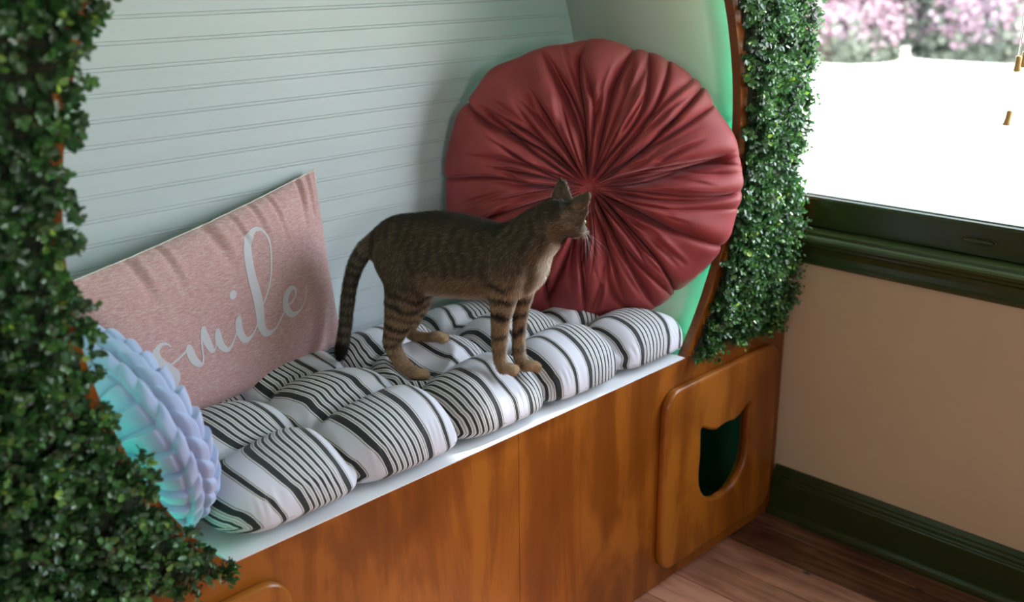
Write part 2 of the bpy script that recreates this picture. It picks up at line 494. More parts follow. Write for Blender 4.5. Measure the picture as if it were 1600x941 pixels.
lo = from_bm('diodes', bm, LEDM, led); lo['kind'] = 'stuff'
# small strip inside the right cat compartment
led2 = thing('cabinet_light', 'small green light inside the bench behind the cat shaped hole', 'light', (-.45, .03, .47))
box('light_bar', -.80, -.10, .024, .030, .472, .478, mat_emit('led_cabinet', (.03, 1.0, .45), 7), led2)

# ------------------------------------------------------------------ boxwood hedge panels
m, nt, b = mat_new('boxwood_leaf')
at = N(nt, 'ShaderNodeAttribute', attribute_name='tint')
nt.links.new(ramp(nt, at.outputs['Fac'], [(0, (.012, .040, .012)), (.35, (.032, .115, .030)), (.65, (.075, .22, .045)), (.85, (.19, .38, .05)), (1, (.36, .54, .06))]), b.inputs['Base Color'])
b.inputs['Roughness'].default_value = .34
b.inputs['Specular IOR Level'].default_value = .6
b.inputs['Roughness'].default_value = .38; b.inputs['Specular IOR Level'].default_value = .85
tl_ = N(nt, 'ShaderNodeBsdfTranslucent'); mxl = N(nt, 'ShaderNodeMixShader'); mxl.inputs[0].default_value = .30
nt.links.new(b.inputs['Base Color'].links[0].from_socket, tl_.inputs['Color'])
nt.links.new(b.outputs[0], mxl.inputs[1]); nt.links.new(tl_.outputs[0], mxl.inputs[2]); nt.links.new(mxl.outputs[0], nt.nodes['Material Output'].inputs['Surface'])
M['leaf'] = m
M['stem'] = mat_simple('hedge_stem', (.09, .045, .02), (.03, .05, .015), .7, 20)
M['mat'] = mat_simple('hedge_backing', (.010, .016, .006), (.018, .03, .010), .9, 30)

def hedge(name, label, x0, x1, z0, z1, keep, n_sprig, seed, gap):
    r = np.random.default_rng(seed)
    root = thing(name, label, 'hedge panel', ((x0 + x1) / 2, -.01, z0))
    px = r.uniform(x0, x1, n_sprig * 4); pz = r.uniform(z0, z1, n_sprig * 4)
    d = np.hypot(px - CX, pz - CZ)
    rim = RR + gap + .008 * np.sin(px * 31 + pz * 47) + .004 * np.sin(pz * 120)
    ok = (d > rim) & keep(px, pz)
    px, pz, d = px[ok][:n_sprig], pz[ok][:n_sprig], d[ok][:n_sprig]
    ns = len(px)
    # clumpy height of the greenery
    hh = .030 + .012 * np.sin(px * 60 + 2 * np.sin(pz * 37)) * np.sin(pz * 52 + px * 13) + r.uniform(-.008, .010, ns)
    hh *= np.clip((d - RR) / .03, .7, 1)
    base = np.c_[px, np.full(ns, -.004), pz]
    dirn = np.c_[r.normal(0, .33, ns), -np.ones(ns), r.normal(-.12, .33, ns)]
    # sprigs at the edge lean outwards
    dirn[:, 2] -= np.clip((z0 + .03 - pz) / .03, 0, 1) * .7
    dirn /= np.linalg.norm(dirn, axis=1)[:, None]
    V = []; Fa = []; tint = []; off = 0
    tmpl = np.array([(0, 0, 0), (.5, 0, -.05), (1, 0, 0), (.28, -.62, .10), (.75, -.50, .10), (.28, .62, .10), (.75, .50, .10)])
    tf = np.array([(0, 1, 3), (3, 1, 4), (4, 1, 2), (0, 5, 1), (5, 6, 1), (6, 2, 1)])
    NL = 9
    sprig_t = r.beta(2.0, 3.2, ns)
    for k in range(NL):
        fk = (k // 2 + (.9 if k == NL - 1 else .5)) / (NL / 2)
        p = base + dirn * (hh * (.25 + .75 * fk))[:, None]
        # leaf axis: blend of the stem direction and a sideways vector
        th = r.uniform(0, 2 * PI, ns) if k % 2 == 0 else th + PI
        a1 = np.cross(dirn, [0.1, 0.2, 1]); a1 /= np.linalg.norm(a1, axis=1)[:, None]
        a2 = np.cross(dirn, a1)
        side = a1 * np.cos(th)[:, None] + a2 * np.sin(th)[:, None]
        mixf = r.uniform(.35, .8, ns)[:, None] if k < NL - 1 else r.uniform(.8, 1.6, ns)[:, None]
        ax = side + dirn * mixf + r.normal(0, .18, (ns, 3)); ax /= np.linalg.norm(ax, axis=1)[:, None]
        nn = dirn - ax * (dirn * ax).sum(1)[:, None] + r.normal(0, .25, (ns, 3))
        w = np.cross(nn, ax); w /= np.linalg.norm(w, axis=1)[:, None]
        nrm = np.cross(ax, w)
        L = r.uniform(.0085, .0135, ns) * (1 if k < NL - 1 else .75); Wd = L * r.uniform(.50, .66, ns)
        vv = p[:, None, :] + ax[:, None, :] * (tmpl[None, :, 0:1] * L[:, None, None]) + w[:, None, :] * (tmpl[None, :, 1:2] * Wd[:, None, None]) \
            + nrm[:, None, :] * (tmpl[None, :, 2:3] * L[:, None, None])
        vv[:, :, 1] = np.minimum(vv[:, :, 1], -.001)
        vv[:, :, 0] = np.minimum(vv[:, :, 0], -.002)
        V.append(vv.reshape(-1, 3))
        Fa.append((tf[None] + (off + 7 * np.arange(ns))[:, None, None]).reshape(-1, 3)); off += 7 * ns
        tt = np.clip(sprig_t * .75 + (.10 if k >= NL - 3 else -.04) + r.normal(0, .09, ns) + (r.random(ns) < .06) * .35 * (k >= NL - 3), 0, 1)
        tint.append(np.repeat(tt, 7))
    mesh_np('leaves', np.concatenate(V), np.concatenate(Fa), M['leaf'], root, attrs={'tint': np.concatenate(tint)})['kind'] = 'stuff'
    # stems: thin three-sided spikes
    tip = base + dirn * hh[:, None] * .95
    a1 = np.cross(dirn, [0, 0, 1]); a1 /= np.linalg.norm(a1, axis=1)[:, None]; a2 = np.cross(dirn, a1)
    sv = np.stack([base + a1 * .0009, base + a2 * .0009, base - (a1 + a2) * .0007, tip], 1).reshape(-1, 3)
    i = 4 * np.arange(ns)[:, None]
    sf = np.concatenate([i + [0, 1, 3], i + [1, 2, 3], i + [2, 0, 3]])
    mesh_np('stems', sv, sf, M['stem'], root)['kind'] = 'stuff'
    # backing grid the leaves are clipped to: ring of wavy outline
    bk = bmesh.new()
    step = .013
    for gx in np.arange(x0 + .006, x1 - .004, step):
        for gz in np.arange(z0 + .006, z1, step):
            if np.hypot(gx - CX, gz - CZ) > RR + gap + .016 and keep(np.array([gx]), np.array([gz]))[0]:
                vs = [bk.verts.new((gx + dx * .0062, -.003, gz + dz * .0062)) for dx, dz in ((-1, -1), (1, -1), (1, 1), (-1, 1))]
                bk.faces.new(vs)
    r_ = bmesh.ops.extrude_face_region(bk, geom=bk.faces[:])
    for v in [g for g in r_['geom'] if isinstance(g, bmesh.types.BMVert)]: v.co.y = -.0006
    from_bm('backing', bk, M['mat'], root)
    return root
hedge('boxwood_panel', 'artificial boxwood leaf panel left of the round opening, nearest the camera', X0, CX - .35, H + .008, 1.80,
      lambda x, z: x < CX - .35, 5200, 11, -.003)
hedge('boxwood_panel', 'artificial boxwood leaf panel between the round opening and the bright window', CX + .35, -.022, H + .004, 1.80,
      lambda x, z: (x > CX + .35), 4800, 12, .006)
hedge('boxwood_panel', 'artificial boxwood leaf strip above the round opening', CX - .335, CX + .335, 1.45, 1.80,
      lambda x, z: np.abs(x - CX) < .335, 1900, 13, .008)

# ------------------------------------------------------------------ striped tufted seat cushion
BX0, BX1, BY0, BY1 = -1.405, -.345, .004, .430
TUX = [-1.19, -.98, -.77, -.56]; TUY = [.150, .290]
def cushion_top(X, Y):
    """height of the cushion's top above the seat, without the rounded edge"""
    X = np.asarray(X, float); Y = np.asarray(Y, float)
    h = np.full(X.shape, .112)
    # soft valleys along the tuft columns and rows
    dx = np.min([np.abs(X - t) for t in TUX], axis=0)
    dy = np.min([np.abs(Y - t) for t in TUY], axis=0)
    h -= (.030 + .026 * np.clip((.12 - Y) / .10, 0, 1)) * np.exp(-(dx / .026) ** 1.2)
    h -= .032 * np.exp(-(dy / .028) ** 1.25) 
    r = np.full(X.shape, 9.)
    for a in TUX:
        for c in TUY: r = np.minimum(r, np.hypot(X - a, (Y - c)))
    h -= .026 * np.exp(-(r / .018) ** 1.2)
    # uneven filling
    h -= .010 * smoothstep(-.75, -.45, X)
    h += .005 * np.sin(X * 9 + 1) * np.cos(Y * 11 + X * 3) + .003 * np.sin(X * 31 + Y * 17)
    return h
SZ = H + .0022
CAT = {
    'torso' : [(-0.9215, 0.2617, 0.7892, 0.0422), (-0.911, 0.2357, 0.7976, 0.0529), (-0.8987, 0.2051, 0.786, 0.0702), (-0.8826, 0.1655, 0.7857, 0.0772), (-0.8647, 0.121, 0.7849, 0.0743), (-0.8493, 0.0829, 0.7835, 0.0694), (-0.8362, 0.0506, 0.7892, 0.0604), (-0.8255, 0.0241, 0.7943, 0.0484)] ,
    'chest' : [(-0.8385, 0.0562, 0.7665, 0.0468), (-0.8277, 0.0296, 0.7662, 0.0402), (-0.8205, 0.0116, 0.7793, 0.0315)] ,
    'neck' : [(-0.8357, 0.0494, 0.8003, 0.0528), (-0.8238, 0.0198, 0.8208, 0.0481), (-0.8158, 0.0, 0.84, 0.0446), (-0.81, -0.0143, 0.8552, 0.0391), (-0.8051, -0.0265, 0.8605, 0.0349)] ,
    'hind_near' : [(-0.9413, 0.2173, 0.7789, 0.0456), (-0.9356, 0.203, 0.7409, 0.0414), (-0.9372, 0.2071, 0.7013, 0.0363), (-0.94, 0.2141, 0.6736, 0.0299), (-0.9443, 0.2248, 0.645, 0.0223), (-0.9466, 0.2305, 0.6239, 0.0185), (-0.9424, 0.2199, 0.5979, 0.0157), (-0.9346, 0.2008, 0.5792, 0.014), (-0.9272, 0.1823, 0.5737, 0.0123)] ,
    'hind_far' : [(-0.8771, 0.2585, 0.7515, 0.0477), (-0.8729, 0.2481, 0.7171, 0.0387), (-0.871, 0.2435, 0.6817, 0.0252), (-0.8765, 0.2571, 0.6434, 0.0162), (-0.8784, 0.2617, 0.6181, 0.0128), (-0.8697, 0.2401, 0.6138, 0.011), (-0.8571, 0.2089, 0.6171, 0.0109)] ,
    'front_near' : [(-0.859, 0.0323, 0.7976, 0.0437), (-0.8609, 0.0369, 0.7589, 0.0336), (-0.8624, 0.0406, 0.7164, 0.0227), (-0.8638, 0.0442, 0.6856, 0.0181), (-0.8644, 0.0457, 0.657, 0.0161), (-0.8646, 0.0461, 0.6282, 0.0135), (-0.8633, 0.043, 0.6137, 0.0135), (-0.8603, 0.0355, 0.6056, 0.0119)] ,
    'front_far' : [(-0.806, 0.0506, 0.7661, 0.0366), (-0.8053, 0.0487, 0.7211, 0.0217), (-0.8067, 0.0522, 0.692, 0.0164), (-0.8081, 0.0557, 0.6508, 0.0137), (-0.8082, 0.056, 0.6155, 0.0133), (-0.806, 0.0506, 0.5985, 0.0133), (-0.8007, 0.0373, 0.591, 0.0111)] ,
    'tail' : [(-0.9279, 0.2775, 0.8026, 0.0211), (-0.9435, 0.2951, 0.7817, 0.019), (-0.9569, 0.3073, 0.7566, 0.0168), (-0.9682, 0.3143, 0.7189, 0.0152), (-0.9772, 0.3155, 0.6792, 0.0147), (-0.985, 0.314, 0.6456, 0.0142), (-0.9933, 0.3135, 0.6141, 0.0142), (-1.0007, 0.3108, 0.5987, 0.0125)] ,
}
PRESS = [(*(CAT[k_][-1][:2]), CAT[k_][-1][2] - .0085, .05) for k_ in ('hind_near', 'hind_far', 'front_near', 'front_far')]
PRESS.append((*(CAT['hind_near'][-3][:2]), CAT['hind_near'][-3][2] - .013, .05))
PRESS.append((*(CAT['hind_far'][-3][:2]), CAT['hind_far'][-3][2] - .012, .05))
PRESS.append((*(CAT['tail'][-1][:2]), CAT['tail'][-1][2] - .014, .06))
def build_cushion():
    na, nb = 900, 330
    ta = np.linspace(0, 2 * PI, na, endpoint=False)
    # cross-section loop in y (front -> top -> back -> bottom), swept along x
    nxs, nys = 820, 260
    a = np.linspace(-1, 1, nxs); a = np.sign(a) * (1 - (1 - np.abs(a)) ** 1.6)          # denser near the ends
    bb = np.linspace(-1, 1, nys); bb = np.sign(bb) * (1 - (1 - np.abs(bb)) ** 1.7)
    A, B = np.meshgrid(a, bb, indexing='ij')
    xc, yc = (BX0 + BX1) / 2, (BY0 + BY1) / 2
    hx, hy = (BX1 - BX0) / 2, (BY1 - BY0) / 2
    X = xc + A * hx
    col = np.min([np.abs(X - t) for t in TUX], axis=0)
    pinch = .030 * np.exp(-(col / .020) ** 1.2) * np.sign(B)
    # corners rounded
    Yn = yc + B * (hy - np.abs(pinch))
    row = np.min([np.abs(Yn - t) for t in TUY], axis=0)
    X = X - np.sign(A) * .014 * np.exp(-(row / .02) ** 1.2) * np.abs(A) ** 6
    cr = np.clip(np.abs(A) - .90, 0, 1) / .10
    Yn = yc + (Yn - yc) * (1 - .14 * cr ** 2.5)
    cr2 = np.clip(np.abs(B) - .78, 0, 1) / .22
    X = xc + (X - xc) * (1 - .035 * cr2 ** 2.5)
    e1 = np.clip(1 - np.abs(B) ** 5.0, 0, 1) ** .50
    e2 = np.clip(1 - np.abs(A) ** 12., 0, 1) ** .50
    E = e1 * e2
    seam = .024
    top = cushion_top(X, Yn)
    # the cushion gives way under what stands on it
    for (px_, py_, pz_, pr_) in PRESS:
        d_ = np.hypot(X - px_, Yn - py_)
        lim = (pz_ - SZ) + .55 * np.maximum(d_ - .012, 0) ** 1.25 / pr_ ** .25
        k_ = .006
        hh_ = np.clip(.5 + .5 * (lim - top) / k_, 0, 1)
        top = lim * (1 - hh_) + top * hh_ - k_ * hh_ * (1 - hh_)
    # hollow under the red cushion's lower edge
    dn = np.array([-.765, -.63]) / np.hypot(.765, .63)
    al_ = (X + .452) * -dn[1] + (Yn - .208) * dn[0]; ac_ = (X + .452) * dn[0] + (Yn - .205) * dn[1]
    lim = .052 + 1.3 * np.maximum(np.abs(al_) - .10, 0) ** 1.5 ; lim = lim + np.where(ac_ > 0, 3.2 * np.maximum(ac_ - .03, 0) ** 1.2, .9 * np.maximum(-ac_ - .06, 0) ** 1.3)
    top = np.minimum(top, lim)
    # puckers radiating from the tufts and along the seam
    pk = 0
    for t in TUX:
        for c in TUY:
            rr = np.hypot(X - t, Yn - c); th = np.arctan2(Yn - c, X - t)
            pk = pk + .0018 * np.sin(th * 7 + t * 40) * np.exp(-((rr - .035) / .022) ** 2)
    sp = .0012 * np.sin(X * 420 + 3 * np.sin(X * 60)) * np.exp(-((np.abs(B) - .97) / .04) ** 2)
    Zt = seam + (top - seam) * E + pk * E + sp
    Zb = seam * (1 - np.clip(1 - np.abs(B) ** 6, 0, 1) ** .5 * np.clip(1 - np.abs(A) ** 14, 0, 1) ** .5)
    # stripe coordinate = cloth length measured across the stripes, mapped to the cushion length
    def cloth_u(Xg, Zg):
        dxs = np.diff(Xg, axis=0); dzs = np.diff(Zg, axis=0)
        s = np.sqrt(dxs ** 2 + (1.5 * dzs) ** 2)
        s = np.concatenate([np.zeros((1, s.shape[1])), np.cumsum(s, 0)], 0)
        tot = s[-1:]
        core = (Xg - BX0)
        lin = s / tot * (BX1 - BX0)
        return .35 * core + .65 * lin
    ut = cloth_u(X, Zt)
    ub = cloth_u(X, Zb * .2)
    ub = np.where(np.abs(B) > .999, ut, ub)
    eb = smoothstep(.75, 1.0, np.abs(B)); ub = ub * (1 - eb) + eb * ut
    V = np.concatenate([np.stack([X, Yn, Zt + SZ], -1).reshape(-1, 3), np.stack([X, Yn, Zb + SZ], -1).reshape(-1, 3)])
    Fg = grid_faces(nxs, nys)
    Fa = np.concatenate([Fg, Fg[:, ::-1] + nxs * nys])
    return V, Fa, np.concatenate([ut.ravel(), ub.ravel()]), (X, Yn, Zt)

m, nt, b = mat_new('striped_canvas')
at = N(nt, 'ShaderNodeAttribute', attribute_name='u')
PER = .157
def math_n(op, a, bv=None):
    n = N(nt, 'ShaderNodeMath', operation=op)
    nt.links.new(a, n.inputs[0])
    if bv is not None:
        if hasattr(bv, 'is_linked'): nt.links.new(bv, n.inputs[1])
        else: n.inputs[1].default_value = bv
    return n.outputs[0]
wig = noise_fac(nt, coords(nt, (1, 1, 1)), 40, 2)
uu = math_n('ADD', at.outputs['Fac'], math_n('MULTIPLY', math_n('SUBTRACT', wig, .5), .0012))
t_ = math_n('FRACT', math_n('DIVIDE', math_n('ADD', uu, PER - .068 + .0), PER))
wh, cr_, bk_, gy = (.56, .56, .62), (.57, .555, .54), (.010, .010, .013), (.14, .12, .13)
st = []; pos = 0
def add(wmm, c):
    global pos
    st.append((pos / 157., c)); pos += wmm
# single stripe first (centred on the period start)
add(3.5, bk_); add(1.4, cr_); add(.9, gy); add(1.0, cr_); add(22.4, wh); add(1.2, gy); add(2.0, cr_); add(9.6, bk_); add(2.0, cr_); add(1.2, gy); add(2.4, cr_)
p0 = pos; NF = 6; sub_w = 10.2
add(NF * sub_w, wh); p1 = pos
add(1.2, gy); add(2.0, cr_); add(9.6, bk_); add(2.0, cr_); add(1.2, gy)
add(157 - 6.8 - pos, wh); add(1.0, cr_); add(.9, gy); add(1.4, cr_); add(3.5, bk_)
big = ramp(nt, t_, st, 'CONSTANT')
f_in = math_n('FRACT', math_n('DIVIDE', math_n('SUBTRACT', math_n('MULTIPLY', t_, 157.), p0), sub_w))
fine = ramp(nt, f_in, [(0, bk_), (.38, (.55, .545, .55)), (.62, gy), (.71, (.55, .545, .55))], 'CONSTANT')
mask = math_n('MULTIPLY', math_n('GREATER_THAN', t_, p0 / 157.), math_n('LESS_THAN', t_, p1 / 157.))
mx = N(nt, 'ShaderNodeMix', data_type='RGBA'); nt.links.new(mask, mx.inputs['Factor'])
nt.links.new(big, mx.inputs['A']); nt.links.new(fine, mx.inputs['B'])
nt.links.new(mx.outputs['Result'], b.inputs['Base Color'])
b.inputs['Roughness'].default_value = .75; b.inputs['Sheen Weight'].default_value = .1
bump(nt, b, noise_fac(nt, coords(nt, (1, 1, 1)), 700, 2), .15, .0004)
M['stripe'] = m
V, Fa, U, cgrid = build_cushion()
cush = mesh_np('seat_cushion', V, Fa, M['stripe'], None, attrs={'u': U})
tag(cush, 'black and white striped tufted seat cushion lying along the bench', 'seat cushion')

# ------------------------------------------------------------------ red round velvet cushion
def disc_frame(c, n, up=(0, 0, 1)):
    n = Vector(n).normalized(); a = n.cross(Vector(up)).normalized() * -1; bb = n.cross(a) * 1
    if bb.z < 0: bb = -bb
    return np.array(c), np.array(n), np.array(a), np.array(bb)
def red_cushion():
    c, n, a, bv = disc_frame((-.452, .205, .831), (-.765, -.63, .10))
    nth, nr = 1500, 230
    th = np.linspace(0, 2 * PI, nth, endpoint=False); r = np.linspace(.0, 1, nr) ** .8
    TH, R = np.meshgrid(th, r, indexing='ij')
    outl = 1 + .012 * np.sin(3 * TH + 1) + .010 * np.sin(5 * TH + 2.2) + .006 * np.sin(9 * TH) + .004 * np.sin(17 * TH + 1)
    rx, rz = .297, .284
    flat = .010 * np.exp(-((np.mod(TH + PI / 2 + PI, 2 * PI) - PI) / .55) ** 2)
    e_r = R
    # front profile with a sunk centre and a full rounded rim
    T = .074
    prof = T * np.clip(1 - e_r ** 3.6, 0, 1) ** .55
    prof -= .052 * np.exp(-(e_r / .11) ** 1.15)
    prof += .006 * np.sin(2 * TH + 1) * e_r * (1 - e_r) * 3
    rad = .288 * e_r
    rg = np.random.default_rng(5)
    disp = np.zeros_like(TH)
    K = 56
    ths = (np.arange(K) + rg.uniform(-.38, .38, K)) * 2 * PI / K
    for k in range(K):
        w1 = rg.normal(0, .16); w2 = rg.normal(0, .05); ph = rg.uniform(0, 6)
        tk = ths[k] + w1 * R ** 1.3 + w2 * np.sin(5 * R + ph)
        dlt = (np.mod(TH - tk + PI, 2 * PI) - PI) * rad
        r1 = rg.uniform(.65, 1.3)
        wd = rg.uniform(.005, .013) * (.25 + 1.0 * R)
        amp = rg.uniform(.010, .034) * smoothstep(.02, .20, R) * (1 - smoothstep(r1 - .3, r1, R)) 
        asym = np.where(dlt > 0, 1.0, rg.uniform(.35, .7))
        disp -= amp * np.exp(-np.abs(dlt) / (wd * asym))
    for k in range(150):
        t0_ = rg.uniform(0, 2 * PI); w1 = rg.normal(0, .25); ra = rg.uniform(0, .6); rb_ = ra + rg.uniform(.2, .5)
        tk = t0_ + w1 * (R - ra)
        dlt = (np.mod(TH - tk + PI, 2 * PI) - PI) * rad
        amp = rg.uniform(.002, .008) * smoothstep(ra, ra + .12, R) * (1 - smoothstep(rb_ - .15, rb_, R))
        wd = rg.uniform(.003, .007)
        disp -= amp * np.exp(-(dlt / wd) ** 2)
        disp += .5 * amp * np.exp(-((dlt - 2 * wd) / wd) ** 2)
    # broad soft swells between gathered groups
    disp += .006 * np.sin(13 * TH + 2 * np.sin(3 * TH) + 2.5 * R) * smoothstep(.15, .6, R)
    # rim gathers
    disp *= 1
    rr = outl * R
    edge = smoothstep(.86, 1, R)
    W = prof + disp * np.clip(1.15 - .7 * R ** 8, 0, 1)
    rscale = 1 + disp * .8 * edge
    P = c + (a[None, None] * (np.cos(TH) * rx * rr * rscale)[..., None] + bv[None, None] * ((np.sin(TH) * (rz - flat) * rr * rscale))[..., None] + n[None, None] * W[..., None])
    # back half
    nr2 = 60; r2_ = np.linspace(1, 0, nr2)
    TH2, R2 = np.meshgrid(th, r2_, indexing='ij')
    o2 = 1 + .012 * np.sin(3 * TH2 + 1) + .010 * np.sin(5 * TH2 + 2.2) + .006 * np.sin(9 * TH2) + .004 * np.sin(17 * TH2 + 1)
    fl2 = .010 * np.exp(-((np.mod(TH2 + PI / 2 + PI, 2 * PI) - PI) / .55) ** 2)
    pb = -.058 * np.clip(1 - R2 ** 3.2, 0, 1) ** .55 + .03 * np.exp(-(R2 / .12) ** 1.2)
    gath = .0035 * np.sin(TH2 * 37 + 2 * np.sin(TH2 * 7)) * smoothstep(.0, .3, R2) * smoothstep(1, .8, R2)
    d_edge = (disp[:, -1] * .8)[:, None] * smoothstep(.86, 1, R2) + 1
    P2 = c + (a[None, None] * (np.cos(TH2) * rx * o2 * R2 * d_edge)[..., None] + bv[None, None] * ((np.sin(TH2) * (rz - fl2) * o2 * R2 * d_edge))[..., None] + n[None, None] * (pb + gath)[..., None])
    edge_off = (disp[:, -1] * np.clip(1.15 - .7, 0, 1))
    P2 = P2 + n[None, None] * (edge_off[:, None] * smoothstep(.8, 1, R2))[..., None]
    V = np.concatenate([P.reshape(-1, 3), P2.reshape(-1, 3)])
    Fa = np.concatenate([grid_faces(nth, nr, cu=True), grid_faces(nth, nr2, cu=True) + nth * nr])
    return V, Fa, (c, n, a, bv)
m, nt, b = mat_new('red_velvet')
lw = N(nt, 'ShaderNodeLayerWeight', Blend=.35)
f = noise_fac(nt, coords(nt, (1, 1, 1)), 14, 4, .6)
c1 = ramp(nt, f, [(.3, (.20, .028, .030)), (.7, (.29, .044, .044))])
nt.links.new(c1, b.inputs['Base Color'])
b.inputs['Roughness'].default_value = .62
b.inputs['Sheen Weight'].default_value = .35; b.inputs['Sheen Roughness'].default_value = .3
b.inputs['Sheen Tint'].default_value = (1, .45, .5, 1)
b.inputs['Specular IOR Level'].default_value = .3
bump(nt, b, noise_fac(nt, coords(nt, (1, 1, 1)), 90, 4, .7), .25, .0015)
M['velvet'] = m
V, Fa, fr_ = red_cushion()
red = thing('round_cushion', 'large round red velvet cushion with gathered pleats and centre button', 'cushion', tuple(fr_[0]))
mesh_np('cover', V, Fa, M['velvet'], red)
c, n_, a_, b_ = fr_
V = []; Fc = []
for i, (r, h) in enumerate([(0, .0095), (.5, .0090), (.8, .007), (.95, .004), (1, 0), (.9, -.004)]):
    for k in range(28):
        t = 2 * PI * k / 28; V.append(c + n_ * (.0215 + h) + (a_ * math.cos(t) + b_ * math.sin(t)) * .0125 * r)
for i in range(5):
    for k in range(28): Fc.append([i * 28 + k, i * 28 + (k + 1) % 28, (i + 1) * 28 + (k + 1) % 28, (i + 1) * 28 + k])
mesh_np('button', V, Fc, M['velvet'], red)

# ------------------------------------------------------------------ pink pillow with lettering
PBR, PTR, PTL, PBL = [np.array(q) for q in ((-.943, .385, .585), (-.946, .432, .905), (-1.455, .322, .829), (-1.44, .275, .556))]
pn = np.cross(PBR - PBL, PTL - PBL); pn /= np.linalg.norm(pn)
PT = .045
def pillow_pt(U, Vv, side=1, lift=0.0):
    s = ((U + 1) / 2)[..., None]; t = ((Vv + 1) / 2)[..., None]
    # edges drawn in a little between the corners
    P0 = PBL * (1 - s) * (1 - t) + PBR * s * (1 - t) + PTR * s * t + PTL * (1 - s) * t
    cen = (PBL + PBR + PTL + PTR) / 4
    eu = (np.abs(U) ** 8 * (1 - Vv ** 2) * .028)[..., None]; ev = (np.abs(Vv) ** 8 * (1 - U ** 2) * .045)[..., None]
    ax = (PBR - PBL) / 2; az = (PTL - PBL) / 2
    P0 = P0 - ax * eu * np.sign(U)[..., None] - az * ev * np.sign(Vv)[..., None]
    h = PT * np.clip(1 - np.abs(U) ** 2.6, 0, 1) ** .55 * np.clip(1 - np.abs(Vv) ** 2.6, 0, 1) ** .55
    if side > 0:
        # creases running down from the top seam, soft dents
        for uk, wk, dk, sl in ((-.62, .030, .0045, .10), (-.40, .022, .0035, .06), (-.05, .035, .0060, .10), (.16, .018, .0030, .08), (.34, .020, .0034, .05), (.50, .016, .0026, .04), (.80, .020, .0045, -.12), (.90, .015, .003, -.1)):
            g = np.exp(-((U - uk - sl * (1 - Vv)) / wk) ** 2) * smoothstep(.35, .85, Vv)
            g2 = np.exp(-((U - uk - 1.9 * wk - sl * (1 - Vv)) / wk) ** 2) * smoothstep(.40, .85, Vv)
            h = h - dk * g * 1.3 + dk * .8 * g2
        h = h + .0022 * np.sin(U * 5 + Vv * 4) * (1 - U ** 2) * (1 - Vv ** 2)
    h = np.maximum(h, 0)
    return P0 + pn * ((h + lift) * side)[..., None]
m, nt, b = mat_new('pink_heather')
f = noise_fac(nt, coords(nt, (60, 60, 420), rot=(0, .0, 0)), 1.6, 4, .7)
f2 = noise_fac(nt, coords(nt, (1, 1, 1)), 500, 2, .7)
ad = N(nt, 'ShaderNodeMath', operation='MULTIPLY_ADD'); ad.inputs[1].default_value = .5
nt.links.new(f2, ad.inputs[0]); nt.links.new(f, ad.inputs[2])
nt.links.new(ramp(nt, ad.outputs[0], [(.50, (.38, .175, .18)), (.72, (.475, .26, .26)), (.95, (.57, .42, .41))]), b.inputs['Base Color'])
b.inputs['Roughness'].default_value = .85; b.inputs['Sheen Weight'].default_value = .25
bump(nt, b, f2, .3, .0006)
M['pink'] = m
M['cream'] = mat_simple('cream_linen', (.66, .60, .55), (.74, .69, .64), .85, 60, bmp=.2, bscale=500)
M['letter'] = mat_simple('white_print', (.52, .50, .53), (.57, .55, .59), .8, 400)
pil = thing('throw_pillow', 'pink rectangular pillow printed with the white word smile', 'pillow', (-1.17, .35, .58))
q = np.linspace(-1, 1, 260); q = np.sign(q) * (1 - (1 - np.abs(q)) ** 1.5)
q2 = np.linspace(-1, 1, 180); q2 = np.sign(q2) * (1 - (1 - np.abs(q2)) ** 1.5)
Ug, Vg = np.meshgrid(q, q2, indexing='ij')
mesh_np('front_cover', pillow_pt(Ug, Vg).reshape(-1, 3), grid_faces(260, 180), M['pink'], pil)
mesh_np('back_cover', pillow_pt(Ug, Vg, -1).reshape(-1, 3), grid_faces(260, 180)[:, ::-1], M['cream'], pil)
t_ = np.linspace(-1, 1, 80)
loop_u = np.concatenate([t_, np.ones(60), -t_, -np.ones(60)]); v_ = np.linspace(-1, 1, 60)
loop_v = np.concatenate([-np.ones(80), v_, np.ones(80), -v_])
pts = pillow_pt(loop_u, loop_v)
keep_ = np.r_[True, np.linalg.norm(np.diff(pts, axis=0), axis=1) > 1e-5]
V, Fc = tube([tuple(p_) for p_ in pts[keep_]], .0013, 6)
mesh_np('piping', V, Fc, M['cream'], pil)
